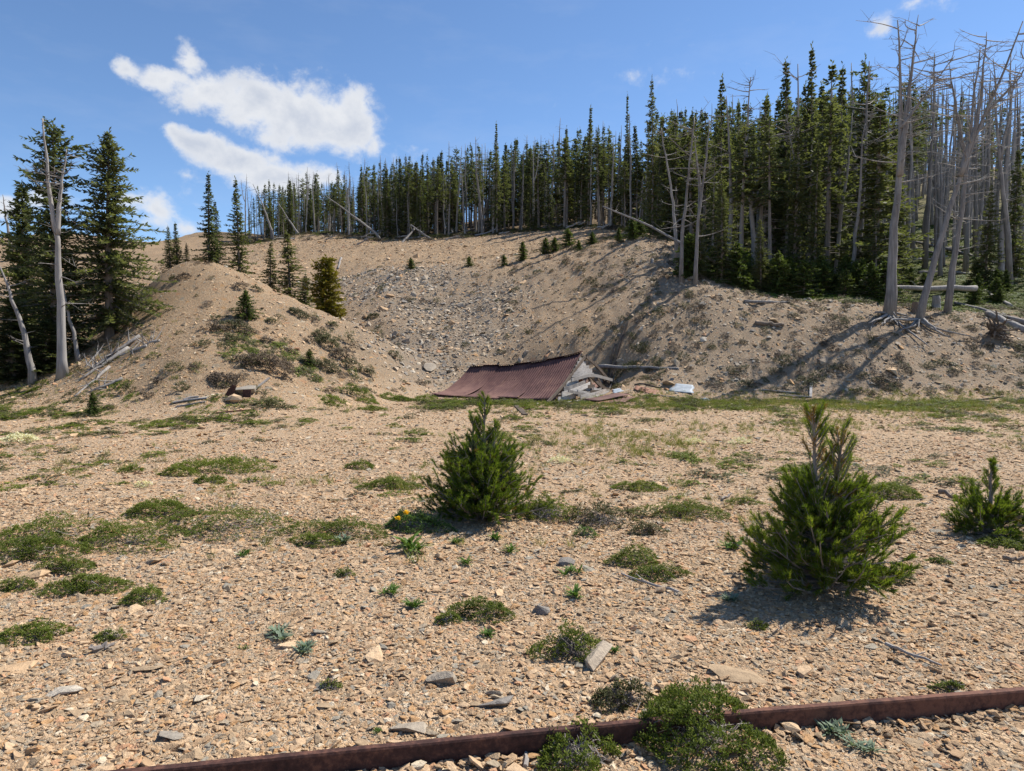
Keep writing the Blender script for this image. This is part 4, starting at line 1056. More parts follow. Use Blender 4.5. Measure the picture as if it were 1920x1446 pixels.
def gboard(pp, off, w, mat='plank', th=.022, nm='plank', tw=0.0):
    c = np.array([PG(a, b, off + (.05 * i if tw else 0)) for i, (a, b) in enumerate(pp)])
    tt = np.linspace(0, 1, len(c)); t = np.linspace(0, 1, 9); p = np.stack([np.interp(t, tt, c[:, i]) for i in range(3)], -1)
    p[1:-1] = (p[:-2] + 2 * p[1:-1] + p[2:]) / 4
    p[:, 2] = np.maximum(p[:, 2], hz(p[:, 0], p[:, 1]) + .02)
    sd = np.array([0, 0, 1.0]) * (1 - tw) - HUT_U * tw
    g = Geo(); strip_box(g, p, w, th, sd); link(nm, g.mesh(nm, M[mat], HUT_O), hut)


def siding(z0, a0, a1, off, h=.15, dz=0.0, mat='plank', bow=0.0):
    """board of the gable wall from a0 to a1 metres along it, bottom edge at z0"""
    t = np.linspace(0, 1, 6); aa = a0 + (a1 - a0) * t
    p = HUT_O[None] - HUT_U[None] * (off + bow * np.sin(t * 3.14))[:, None] + HUT_W[None] * aa[:, None]
    p[:, 2] = z0 + h / 2 + dz * t + hz(p[:, 0], p[:, 1]) * .7
    g = Geo(); strip_box(g, p, h, .024, (0, 0, 1), RNG.random()); link('siding_board', g.mesh('siding_board', M[mat], HUT_O), hut)


for z0, a0, a1, off, dz, bow in ((1.20, 1.97, 2.32, -.03, -.01, 0), (1.08, 1.78, 2.5, -.02, -.02, 0), (.96, 1.58, 2.75, .0, -.03, .01), (.84, 1.40, 3.0, .01, -.04, .03), (.72, 1.22, 3.1, .03, -.07, .06), (.60, 1.0, 2.05, .0, .03, .02), (.45, .78, 1.75, .03, .06, .05), (.30, .55, 2.3, .06, .16, .12), (.16, .32, 2.6, .10, .20, .10), (.03, .12, 1.5, .06, .02, .03), (.02, 1.3, 3.6, .30, .02, .1), (.26, 2.5, 3.7, -.08, -.16, .0)):
    siding(z0, a0, a1, off, RNG.uniform(.125, .15), dz, bow=bow)
gboard([(1000, 318), (1130, 282), (1262, 318)], .14, .10, 'dead', .03)
gboard([(960, 462), (1180, 432)], .45, .14, tw=.8)
gboard([(1020, 466), (1240, 444)], .6, .12, 'dead', tw=.9)
gboard([(1140, 372), (1250, 408)], .2, .09)
gboard([(1165, 305), (1185, 340), (1205, 385)], -.2, .09, 'plank_dark', .07, 'stud')
gboard([(1205, 312), (1240, 358), (1282, 402)], -.15, .08, 'plank_dark', .07, 'stud')
gboard([(1110, 290), (1120, 330), (1130, 375)], -.4, .09, 'plank_dark', .07, 'stud')
gboard([(1225, 330), (1290, 372), (1360, 400)], .05, .10, 'plank_dark', .03)
gboard([(1250, 345), (1310, 385), (1350, 410)], .0, .12, 'plank_dark', .03)
gboard([(1095, 168), (1150, 215), (1200, 270), (1240, 320)], .03, .10, 'plank_dark', .04, 'barge_board')
gboard([(1090, 165), (1000, 285), (920, 385), (845, 462)], .035, .09, 'plank_dark', .035, 'barge_board')
for k in range(8):                                               # loose boards tumbled in the gable
    a_, b_ = RNG.uniform(930, 1130), RNG.uniform(330, 445); l_ = RNG.uniform(70, 170); sl = RNG.uniform(-.35, .25)
    gboard([(a_, b_), (a_ + l_, b_ + sl * l_)], RNG.uniform(.05, .4), RNG.uniform(.06, .12), ('plank', 'plank_dark', 'plank', 'dead')[k % 4], .018)
for k in range(9):                                               # inner wall boards, seen dark through the gap
    g = Geo(); z0 = .08 + .13 * k; a0 = .3 + z0 / .66; a1 = 4.1 - z0 * 1.5
    if a1 < a0 + .2: continue
    b = HUT_O + HUT_U * (.55 + RNG.uniform(0, .25)); p = np.array([b + HUT_W * a0, b + HUT_W * (a0 + a1) / 2 + HUT_U * RNG.normal(0, .08), b + HUT_W * a1]); p[:, 2] = hz(p[:, 0], p[:, 1]) * .6 + z0 + RNG.normal(0, .02, 3)
    strip_box(g, p, .125, .022, (0, 0, 1)); link('wall_board', g.mesh('wall_board', M['dead'], HUT_O), hut)


def sheet(px, py, w, l, rz, mat, label, name='metal_sheet', tilt=(0, 0), corr=True, lift=.03):
    q = G(px, py) if not isinstance(px, np.ndarray) else px
    nc = int(w / .0127) if corr else 8; nl = 8
    X, Y_ = np.meshgrid(np.linspace(-w / 2, w / 2, nc), np.linspace(-l / 2, l / 2, nl))
    Zz = (.012 * np.sin(X / .076 * 6.283) if corr else 0) + .012 * np.sin(X * 2.2 + Y_ * 3) + .01 * Y_ ** 2
    if not corr: X = X * (1 - .32 * (Y_ / l + .5)) + .3 * Y_ + .03 * np.sin(Y_ * 17)
    V = np.stack([X, Y_, Zz + lift], -1).reshape(-1, 3)
    i = np.arange(nl - 1)[:, None] * nc + np.arange(nc - 1)[None]; Q = np.stack([i, i + 1, i + nc + 1, i + nc], -1).reshape(-1, 4)
    nrm = hn(np.array([q[0]]), np.array([q[1]]), .6); e = rot_from(nrm, np.array([rz]), np.array([0.0]))[0]
    o = link(name, make_mesh(name, V, Q, M[mat], smooth=True), None, q, label, 'metal sheet', rot=(e[0] + tilt[0], e[1] + tilt[1], e[2])); md = o.modifiers.new('thick', 'SOLIDIFY'); md.thickness = .003


sheet(1160, 752, .62, 1.5, -.5, 'rust_roof', 'loose rust-red corrugated sheet lying in front of the splayed gable')
sheet(1122, 756, .6, .9, -.3, 'rust_orange', 'orange rusted scrap sheet on the grass by the gable', corr=False)
sheet(1138, 750, .55, 1.5, -.9, 'rust_roof', 'half-hidden corrugated sheet under the boards of the gable', lift=.09)
sheet(1212, 733, .5, .8, 1.2, 'rust_orange', 'rusty sheet lying flat right of the hut, below the long pole', corr=False)
sheet(1280, 730, .8, .6, -.2, 'zinc', 'bluish grey zinc sheet on the foot of the bank right of the hut', corr=False, lift=.04)
sheet(1322, 751, .35, .35, .5, 'zinc', 'small white metal scrap at the foot of the bank', corr=False)
sheet(1158, 738, .35, .55, .3, 'zinc', 'bright zinc strip among the gable boards', corr=False, lift=.1)
sheet(1203, 762, .22, .22, .3, 'zinc', 'tiny bluish scrap in the grass in front of the hut', corr=False)


def board(a, b, w, label, mat='plank', th=.03, up=0.02, name='plank', cat='plank', side=None):
    A_, B_ = (G(*a), G(*b)); g = Geo(); s = np.linspace(0, 1, 6)[:, None]; p = A_ + (B_ - A_) * s
    p[:, 2] = np.maximum(p[:, 2], hz(p[:, 0], p[:, 1])) + up
    d = B_ - A_; sd = side if side is not None else np.array([-d[1], d[0], 0.0])
    strip_box(g, p, w, th, sd); link(name, g.mesh(name, M[mat], A_), None, A_, label, cat)


board((963, 757), (985, 779), .13, 'short dark brown plank lying in front of the hut roof', 'plank_dark')
board((1425, 731), (1500, 738), .10, 'grey board, upper one of the broken frame at the bank foot')
board((1462, 742), (1518, 745), .09, 'grey board, lower one of the broken frame at the bank foot')
board((1520, 746), (1521, 718), .08, 'upright-looking short board closing the broken frame at the bank foot', th=.05)
board((1405, 751), (1480, 757), .08, 'thin dark board along the grass edge below the right bank', 'plank_dark')
board((1190, 722), (1240, 728), .10, 'brown board lying right of the hut under the pole', 'plank_dark')
board((1215, 742), (1265, 746), .07, 'thin grey board right of the hut on the bank foot', 'dead')
board((322, 757), (388, 748), .11, 'grey weathered board at the foot of the heap', up=.03)
board((330, 764), (385, 755), .09, 'second grey board, nearest the flat, at the foot of the heap', 'dead')
board((345, 750), (372, 745), .10, 'small bleached board end above the others at the heap foot')
board((405, 776), (470, 770), .06, 'thin rusty strip lying on the flat at the heap foot', 'rust_orange')
board((470, 737), (505, 710), .06, 'pale lath leaning up the face of the heap', 'dead')
board((1780, 757), (1880, 745), .06, 'thin dark lath along the grass edge at the far right', 'dead_dark')

# dark broken box and white stone debris at the foot of the heap
q = G(432, 745); e = link('scrap_stove', None, None, q, 'dark rusted scrap iron sticking up beside pale stones at the heap foot', 'scrap')
g = Geo(); strip_box(g, [q + np.array([-.05, 0, 0]), q + np.array([.02, .02, .16]), q + np.array([.10, .03, .30])], [.2, .17, .10], .02, (1, .2, 0)); link('bent_plate', g.mesh('bent_plate', M['rail'], q), e)
g = Geo(); strip_box(g, [q + np.array([.45, -.1, 0]), q + np.array([.46, -.08, .2])], .2, .03, (1, .1, 0)); link('flat_plate', g.mesh('flat_plate', M['rail'], q), e)
q2 = G(458, 737); link('rock', rock_mesh('rock', 300, M['talus'], .5, 1.4, 14), None, q2 + np.array([0, 0, .1]), 'pale flat boulder resting on the scrap at the heap foot', 'rock', scale=.55)
q2 = G(440, 752); link('rock', rock_mesh('rock', 301, M['stone'], .55, 1.3, 14), None, q2 + np.array([0, 0, .05]), 'tan boulder half buried below the scrap at the heap foot', 'rock', scale=.5)

# ------------------------------------------------------------------ rusty rails in the foreground


def rail(pa, pb, label, sag):
    A_, B_ = G(*pa), G(*pb); d = B_ - A_; d[2] = 0; L_ = np.linalg.norm(d); d /= L_; nrm = np.array([-d[1], d[0], 0])     # nrm points away from the camera
    if nrm[1] < 0: nrm = -nrm
    prof = [(0, -.03), (0, .092), (.004, .1), (.03, .1), (.034, .094), (.034, .078), (.016, .070), (.014, .03), (.03, .018), (.07, .010), (.07, -.03)]
    s = np.linspace(0, 1, 24); V = []
    for t in s:
        c = A_ + (B_ - A_) * t; zz = A_[2] * (1 - t) + B_[2] * t + sag * math.sin(t * 3.14)
        for (a, h) in prof: V.append([c[0] + nrm[0] * a, c[1] + nrm[1] * a, zz + h - .012 + RNG.normal(0, .0006)])
    k = len(prof); Q = [[i * k + j, i * k + (j + 1) % k, (i + 1) * k + (j + 1) % k, (i + 1) * k + j] for i in range(23) for j in range(k)]
    V = np.array(V); g = Geo(); g.add(V, Q, None, .5)
    me = g.mesh('rail', M['rail'], A_)
    import bmesh
    bm = bmesh.new(); bm.from_mesh(me); bm.verts.ensure_lookup_table()
    bm.faces.new([bm.verts[j] for j in range(k)][::-1]); bm.faces.new([bm.verts[23 * k + j] for j in range(k)])
    bmesh.ops.recalc_face_normals(bm, faces=bm.faces); bm.to_mesh(me); bm.free()
    link('rail', me, None, A_, label, 'rail')


rail((60, 1514), (1290, 1386), 'rusty iron rail crossing the lower left of the foreground gravel', .0)
rail((1282, 1386), (2080, 1318), 'rusty iron rail running out of the right edge in the foreground', .0)

# ------------------------------------------------------------------ foreground rocks and sticks
for k, (px, py, s, fl, rz, mt, lb) in enumerate((
        (1122, 1243, .18, .6, .9, 'talus', 'big pale angular rock beside the low shrub mid foreground'),
        (838, 1278, .15, .6, .2, 'talus', 'rough grey rock in the centre of the foreground gravel'),
        (1383, 1270, .19, .16, -.6, 'stone', 'long pale flat slab left of the big foreground pine'),
        (322, 1380, .11, .2, .3, 'talus', 'flat grey slab in the lower left gravel'),
        (770, 1370, .13, .3, .2, 'talus', 'grey slab just above the left rail'),
        (275, 1253, .13, .2, .1, 'stone', 'flat buff slab in the left foreground'),
        (120, 1298, .12, .3, .2, 'talus', 'dark grey flat stone at the left foreground'),
        (1215, 962, .30, .25, -.5, 'stone', 'pale buff slab on the swell right of the central sapling'),
        (60, 1080, .20, .3, .1, 'stone', 'rounded pinkish boulder half hidden at the left edge'),
        (930, 1320, .12, .3, .4, 'talus', 'blue-grey stone lying above the middle of the rail'),
        (1062, 1058, .10, .7, .0, 'talus', 'small white stone right of the central sapling'),
        (1012, 1150, .09, .9, .0, 'talus', 'small white pointed stone in the central gravel'),
        (25, 1255, .15, .2, .4, 'stone', 'orange flat stone at the left edge of the foreground'))):
    q = G(px, py); link('rock', rock_mesh('rock', 320 + k, M[mt], fl, 1.5, 13), None, q + np.array([0, 0, s * fl * .2]), lb, 'rock', rot=(RNG.normal(0, .12), RNG.normal(0, .12), rz), scale=s)


def stick(pix, r0, label, mat='twig', fork=True):
    c = np.array([G(*p) for p in pix]); t = np.linspace(0, 1, 8); tt = np.linspace(0, 1, len(c))
    p = np.stack([np.interp(t, tt, c[:, i]) for i in range(3)], -1); p[:, 2] += r0 * 1.6; p[1:-1] += RNG.normal(0, r0 * .5, (6, 3))
    g = Geo(); tube(g, p, np.linspace(r0, r0 * .5, 8), 6, .7, rough=.12, rng=RNG)
    if fork: tube(g, [p[4], p[4] + (p[6] - p[4]) * .7 + np.array([.02, .05, .02])], [r0 * .5, r0 * .2], 5, .7)
    link('stick', g.mesh('stick', M[mat], c[0]), None, c[0], label, 'stick')


stick([(1272, 1116), (1220, 1100), (1165, 1080)], .011, 'bleached crooked stick below the shrubs right of centre')
stick([(1660, 1213), (1710, 1234), (1765, 1254)], .010, 'grey straight stick in the gravel below the big pine')
stick([(985, 1446), (986, 1410), (1000, 1375)], .010, 'grey twig poking over the rail at the bottom edge', fork=False)
stick([(170, 1226), (215, 1217)], .016, 'short thick piece of grey wood in the left gravel', fork=False)
stick([(1355, 940), (1372, 928)], .012, 'small white stick near the swell right of centre', fork=False)
stick([(1762, 930), (1795, 940)], .03, 'charred black branch beside the small pine at right', 'dead_dark')
stick([(1880, 1052), (1935, 1060)], .018, 'dark branch at the right edge below the small pine', 'dead_dark')

# ------------------------------------------------------------------ pine saplings


def shoot_needles(g, p0, p1, nn, L, W, r, a0, curve=.0):
    s = r.random(nn) ** .85; ax = unit((p1 - p0)[None])[0]
    th = r.random(nn) * 6.283; ref = unit(np.cross(ax, r.normal(size=3))[None])[0]; bi = np.cross(ax, ref)
    rad_ = np.cos(th)[:, None] * ref + np.sin(th)[:, None] * bi
    d = unit(ax[None] * r.uniform(.75, 1.35, nn)[:, None] + rad_ * r.uniform(.45, .9, nn)[:, None])
    pos = p0 + (p1 - p0) * s[:, None]
    needles(g, pos, d, unit(np.cross(d, r.normal(size=(nn, 3)))), L * r.uniform(.7, 1.1, nn), np.full(nn, W), np.clip(a0 + r.normal(0, .14, nn), 0, 1))


def sapling(base, seed, label, H, R, mass, leaders, nb, browntop=False, nlen=.044):
    """base point, total height, radius of the bushy mass, height of the mass, list of leader stems (dx, dy, height)"""
    r = np.random.default_rng(seed); gs, gn, gbn = Geo(), Geo(), Geo()
    e = link('pine_sapling', None, None, base, label, 'tree')
    for li, (dx, dy, hh) in enumerate(leaders):
        t = np.linspace(0, 1, 9); p = np.stack([dx * t ** .7 + r.normal(0, .006, 9), dy * t ** .7 + r.normal(0, .006, 9), -.04 + hh * t], -1)
        tube(gs, p, .022 * (1 - t) ** .8 + .004, 6, .6, rough=.1, rng=r)
        k = int(44 * hh)
        for b in range(k):                                       # tufts on the leader above the mass
            tt = r.uniform(mass / H * .55, 1); o = np.array([np.interp(tt, t, p[:, i]) for i in range(3)])
            a = r.random() * 6.283; l = (.05 + .26 * (1 - tt) ** .8 + (.05 if browntop else 0)) * r.uniform(.6, 1.25) * R / .5
            d = unit(np.array([math.cos(a), math.sin(a), .55 + .9 * tt])); m_ = o + d * l * .5; q = m_ + unit(d + np.array([0, 0, .5])) * l * .6
            tube(gs, [o, m_, q], [.006, .004, .0025], 4, .6, cap=False)
            brown = browntop and r.random() < .3
            shoot_needles(gbn if brown else gn, o + (m_ - o) * .55, q, 85, nlen, .0038, r, r.uniform(.35, .75))
        shoot_needles(gn, p[7], p[8] + np.array([0, 0, .02]), 90, nlen * .9, .0034, r, .7)
    for b in range(nb):                                          # the bushy mass
        a = r.random() * 6.283; hb = mass * r.random() ** 1.15 * .82
        lx = math.cos(a) * (1.0 + .12 * math.cos(3 * a + seed)); ly = math.sin(a)
        hf = hb / mass; ln = R * (1.02 - .80 * hf ** 1.1) * r.uniform(.4, 1.12)
        rise = .18 + .42 * r.random() + .35 * hf
        o = np.array([0, 0, hb * .75]); s = np.linspace(0, 1, 6)
        p = o + np.stack([lx * ln * s, ly * ln * s, rise * ln * s ** 1.7 - .05 * s * (1 - hf)], -1) + np.cumsum(r.normal(0, .008, (6, 3)), 0)
        p[:, 2] = np.maximum(p[:, 2], .015)
        tube(gs, p, .009 * (1 - s) + .0028, 4, .4, cap=False)
        nsh = int(3 + ln * 9)
        for j in range(nsh):
            t0 = 1 if j == 0 else r.uniform(.45, 1); x = t0 * 5; i = min(int(x), 4); o2 = p[i] + (p[i + 1] - p[i]) * (x - i)
            ax = unit((p[i + 1] - p[i])[None])[0]; d = unit(ax * .8 + np.array([0, 0, .45]) + r.normal(0, .55, 3)) if j else unit(ax + np.array([0, 0, .5]))
            l = r.uniform(.06, .13); e2 = o2 + d * l
            tube(gs, [o2, e2], [.004, .0025], 3, .4, cap=False)
            shoot_needles(gbn if (r.random() < .12 and t0 < .7) else gn, o2 + d * l * .1, e2, 78, nlen, .0042, r, np.clip(.15 + .7 * r.random(), 0, 1))
    link('stem', gs.mesh('stem', M['twig']), e, kind='stuff')
    link('needles', gn.mesh('needles', M['pine']), e, kind='stuff')
    if gbn.n:
        o = link('dry_needles', gbn.mesh('dry_needles', M['pine_brown']), e, kind='stuff'); o['label'] = 'rusty dry needles'
    return e


sapling(G(905, 972), 1, 'cone-shaped bushy pine sapling in the centre of the flat', 1.17, .54, .88, [(.02, 0, 1.17), (-.10, .03, .98), (.12, .05, .9)], 260)
sapling(G(1545, 1105), 2, 'largest pine sapling, wide skirt below two half-bare leaders', 1.25, .50, .98, [(-.10, 0, 1.18), (.10, .02, 1.10)], 265, True)
sapling(G(1855, 1000), 3, 'small low pine sapling near the right edge', .68, .34, .36, [(.0, 0, .66)], 80)

# ------------------------------------------------------------------ low plants


def lump(a, k): return 1 + .22 * np.sin(2 * a + k) + .14 * np.sin(3 * a + 2.1 * k) + .08 * np.sin(5 * a + 3.3 * k)


def mat_geo(seed, rx, ry, h, n_, leaf, twigs=0, clumps=None, upright=.6, gap=.0):
    """low mat of small leaves: leaf rosettes over an uneven cushion"""
    r = np.random.default_rng(seed); g = Geo(); gt = Geo()
    k = max(6, n_ // 9); a = r.random(k) * 6.283; q = np.sqrt(r.random(k)); lm = lump(a, seed)
    x = np.cos(a) * q * lm; y = np.sin(a) * q * lm
    if gap > 0:
        kp = vnoise(x * 3.1 + seed, y * 3.1 + 7) > gap; x, y, q = x[kp], y[kp], q[kp]; k = len(x)
    top = h * np.clip(1 - q ** 2.4, .12, 1) * (.55 + .75 * vnoise(x * 3.5 + seed * 3, y * 3.5))
    cz = top * r.uniform(.55, 1.05, k)
    per = 9; N = k * per; i = np.repeat(np.arange(k), per); th = r.random(N) * 6.283
    d = unit(np.stack([np.cos(th), np.sin(th), r.uniform(.1, .4, N) + upright * r.random(N)], -1))
    pos = np.stack([x[i] * rx, y[i] * ry, cz[i]], -1) + r.normal(0, leaf * .55, (N, 3)) * np.array([1, 1, .6])
    pos[:, 2] = np.maximum(pos[:, 2], .004)
    sv = unit(np.cross(d, np.array([0, 0, 1.0]) + r.normal(0, .3, (N, 3))))
    av = np.clip(.2 + .5 * r.random(k)[i] + r.normal(0, .12, N), 0, 1)
    leaves(g, pos, d, sv, leaf * r.uniform(.8, 1.5, N), leaf * r.uniform(.4, .65, N), av)
    for t in range(twigs):
        a = r.random() * 6.283; l = r.uniform(.25, .8); z0 = h * r.uniform(.05, .3)
        p0 = np.array([0, 0, .01]) + r.normal(0, .25, 3) * np.array([rx, ry, 0]); p2 = np.array([math.cos(a) * l * rx, math.sin(a) * l * ry, z0 * r.uniform(.5, 1.4)])
        tube(gt, [p0, (p0 + p2) / 2 + r.normal(0, .02, 3) + np.array([0, 0, z0]), p2], [.003, .002, .001], 3, .2, cap=False)
    return g, gt


def low_mat(px, py, wpx, hpx, label, mat='mat', leaf=None, seed=0, group=None, twigs=26, ry=.62, name='mat_shrub', gap=.0, cover=1.0, cat='shrub'):
    q = G(px, py); D = math.hypot(q[0], q[1]); rx = wpx / 2 / FPX * q[1]; h = max(hpx / FPX * q[1], .04)
    leaf = leaf or max(.011, .0019 * D)
    n_ = int(np.clip(cover * 2.6 * 3.14 * rx * rx * ry / (leaf * leaf * .55), 120, 9000))
    g, gt = mat_geo(seed, rx, rx * ry, h, n_, leaf, twigs if D < 9 else 0, gap=gap)
    nrm = hn(np.array([q[0]]), np.array([q[1]]), .5); rt = rot_from(nrm, np.array([0.0]), np.array([0.0]))[0]
    e = link(name, None, None, q, label, cat, group, rot=tuple(rt)); e.empty_display_size = .1
    link('leaves', g.mesh('leaves', M[mat]), e, kind='stuff')
    if gt.n: link('twigs', gt.mesh('twigs', M['twig']), e, kind='stuff')
    return e


def tall_shrub(px, py, wpx, hpx, label, seed, mat='mat', n_=9000, leaf=.0125, ry=.8, twigs=140, gap=.18):
    q = G(px, py); rx = wpx / 2 / FPX * q[1]; h = hpx / FPX * q[1]
    g, gt = mat_geo(seed, rx, rx * ry, h, n_, leaf, twigs, upright=1.3, gap=gap)
    e = link('low_shrub', None, None, q, label, 'shrub'); link('leaves', g.mesh('leaves', M[mat]), e, kind='stuff'); link('twigs', gt.mesh('twigs', M['twig']), e, kind='stuff')


tall_shrub(1315, 1385, 300, 85, 'largest leafy shrub, growing over the gap between the two rails', 11, n_=14000)
tall_shrub(1080, 1425, 170, 60, 'sparse twiggy shrub growing over the left rail at the bottom edge', 12, 'mat', 5500, gap=.34)
tall_shrub(1165, 1318, 110, 40, 'dry grey-green shrub just above the rail joint', 13, 'mat_dark', 3200, gap=.3)
tall_shrub(1070, 1225, 125, 52, 'olive twiggy shrub left of the big pale rock', 14, 'mat', 4200, gap=.25)
tall_shrub(1024, 970, 120, 46, 'dark leafy shrub touching the right foot of the central sapling', 15, 'mat', 5200, .014, gap=.12)
tall_shrub(1120, 980, 140, 40, 'brownish shrub to the right of the dark leafy one by the sapling', 16, 'mat_dark', 4200, .014, gap=.2)
MATS = [
    (905, 1155, 125, 32, 'mat', 'bright green cushion in the middle of the foreground'), (840, 1165, 60, 18, 'mat', 'small olive cushion left of the bright green one'),
    (1190, 1055, 110, 30, 'mat', 'green mat right of centre, above the bleached crooked stick'), (1235, 1082, 110, 24, 'mat', 'olive mat touching the bleached crooked stick'),
    (1215, 1000, 70, 20, 'mat_dark', 'dull tuft between the brownish shrub and the swell'), (1280, 965, 160, 24, 'mat', 'long green mat on the swell right of the central shrubs'),
    (1200, 917, 100, 14, 'mat', 'flat green mat behind the swell right of the central sapling'), (270, 1125, 95, 26, 'mat', 'lone oval green mat in the left gravel'),
    (60, 1195, 130, 26, 'mat', 'long low green mat at the left edge, nearest the viewer'), (205, 1198, 60, 16, 'mat', 'small flat mat right of the nearest left-edge mat'),
    (160, 1105, 150, 26, 'mat', 'olive mat strip left of the lone oval mat'), (30, 1105, 80, 24, 'mat', 'mat at the left edge above the nearest one'),
    (430, 990, 250, 36, 'mat', 'brightest big green mat left of the yellow flowers'), (300, 965, 150, 26, 'mat', 'dark green mat along the back of the left mat band'),
    (250, 1015, 220, 34, 'mat', 'large mat in the middle of the left mat band'), (90, 1010, 240, 40, 'mat', 'dark mat at the left edge of the big mat band'),
    (60, 1040, 180, 34, 'mat', 'olive mat in front of the dark left-edge mat'), (125, 1068, 100, 24, 'mat', 'small mat in front of the left mat band'),
    (420, 880, 170, 26, 'mat', 'flat green mat in the middle distance, left of centre'), (335, 890, 80, 18, 'mat', 'mat on the left of the middle-distance pair'), (395, 905, 70, 14, 'mat', 'small mat before the middle-distance pair'),
    (243, 885, 50, 12, 'mat', 'tiny round mat in the left middle distance'), (732, 915, 110, 18, 'mat', 'green mat left of the central sapling'), (640, 1000, 170, 26, 'mat', 'mat left of the yellow flowers'), (590, 1020, 90, 22, 'mat', 'olive mat at the right end of the left band'),
    (780, 990, 130, 34, 'herb', 'leafy herb patch under the yellow flowers'), (675, 878, 70, 14, 'mat', 'small brown-green mat left of the sapling, middle distance'),
    (1000, 958, 90, 16, 'mat_dark', 'flat dull mat in the shade right of the central sapling'), (850, 935, 90, 18, 'mat', 'green mat behind the left foot of the central sapling'),
    (1660, 930, 130, 26, 'mat', 'green mat behind the largest sapling'), (1395, 945, 60, 14, 'mat', 'small mat left of the largest sapling'), (1890, 1025, 110, 18, 'mat', 'flat mat before the small right-edge pine'), (1760, 1055, 45, 12, 'mat', 'tiny mat right of the largest sapling'),
    (1420, 1178, 50, 12, 'mat', 'tiny green mat below the largest sapling'), (1670, 1090, 90, 26, 'mat_dark', 'dull shrub at the right foot of the largest sapling'), (1780, 1293, 60, 10, 'mat', 'tiny olive mat behind the right rail'),
    (620, 1290, 38, 16, 'mat', 'tiny green cushion in the left centre gravel'), (645, 1080, 40, 14, 'mat', 'tiny cushion below the herb patch'), (1100, 1005, 50, 20, 'herb', 'small green herb below the brownish shrub')]
for k, (px, py, w, h, mt, lb) in enumerate(MATS): low_mat(px, py, w, h, lb, mt, seed=60 + k, gap=.12, cover=1.45)
# pale flowering cushions
for k, (px, py, w, lb) in enumerate(((35, 826, 85, 'pale yellow flowering cushion at the left edge'), (268, 914, 36, 'tiny cream flowering cushion left of the middle-distance mats'), (1050, 867, 48, 'white flowering cushion right of the central sapling'), (1300, 832, 42, 'left one of two white cushions before the right bank'), (1388, 832, 40, 'right one of two white cushions before the right bank'))):
    low_mat(px, py, w, 12, lb, 'cream', seed=130 + k, name='flower_cushion', cat='flower')
# herbs with strap leaves


def herb(px, py, wpx, label, mat='herb', seed=0, nl=16, L=None, group=None):
    r = np.random.default_rng(seed + 40); q = G(px, py); rx = (wpx / 2 / FPX) * q[1] * 1.1; g = Geo()
    for c in range(3):
        cx_, cy_ = r.normal(0, rx * .35, 2); N = nl; th = r.random(N) * 6.283; upv = r.uniform(.45, 1.6, N)
        d = unit(np.stack([np.cos(th), np.sin(th), upv], -1)); pos = np.tile([cx_, cy_, .004], (N, 1)) + r.normal(0, .006, (N, 3)) * np.array([1, 1, 0])
        l = rx * r.uniform(.6, 1.15, N); sv = unit(np.cross(d, np.array([0, 0, 1.0])))
        av = np.clip(r.normal(.5, .2, N), 0, 1)
        leaves(g, pos, d, sv, l * .6, l * .2, av, .6)
        d2 = unit(d - np.array([0, 0, .45])); leaves(g, pos + d * (l * .42)[:, None], d2, sv, l * .6, l * .17, av, .35)
    link('herb', g.mesh('herb', M[mat]), None, q, label, 'plant', group)


HERBS = [(732, 1112, 44, 'herb', 'small leafy herb in the central gravel, left one of a close pair'), (778, 1140, 46, 'herb', 'bright spiky herb right of and below the small leafy one'), (875, 1058, 34, 'herb', 'tiny dark rosette below the central sapling'), (958, 1036, 36, 'herb', 'dark rosette right of the tiny one below the sapling'), (1072, 1076, 40, 'herb', 'lone rosette in the gravel right of centre'), (1085, 1120, 46, 'herb', 'leafy rosette above the big pale rock'), (918, 1197, 36, 'herb', 'small rosette below the bright green cushion'), (530, 1192, 46, 'herb_blue', 'silvery blue-green tuft, left of the close pair'), (572, 1222, 46, 'herb_blue', 'silvery green tuft, right of the close pair'), (1560, 1385, 60, 'herb_blue', 'feathery silvery plant in front of the right rail'), (1612, 1405, 50, 'herb_blue', 'second silvery plant, right of the feathery one by the rail'), (1378, 1128, 34, 'herb_blue', 'small silvery plant at the shadow edge of the largest sapling'), (1370, 1030, 46, 'herb', 'strap-leaved plant at the left foot of the largest sapling'), (770, 1030, 80, 'herb', 'tall leafy clump just below the yellow flowers'), (815, 870, 1, 'herb', ''), (455, 1040, 30, 'herb', 'small herb before the brightest green mat'), (640, 1018, 36, 'herb_blue', 'bluish tuft at the front of the mat left of the flowers'), (1150, 1225, 30, 'herb', 'green tuft right beside the big pale rock'), (855, 1020, 34, 'herb', 'reddish-stalked herb below the central sapling'), (930, 1015, 34, 'herb', 'leafy tuft right under the central sapling'), (455, 1218, 18, 'herb', 'tiny bright seedling in the left gravel'), (708, 1375, 18, 'herb', 'tiny seedling near the left rail')]
for k, (px, py, w, mt, lb) in enumerate(HERBS):
    if lb: herb(px, py, w, lb, mt, k, 24 if mt == 'herb_blue' else 15)
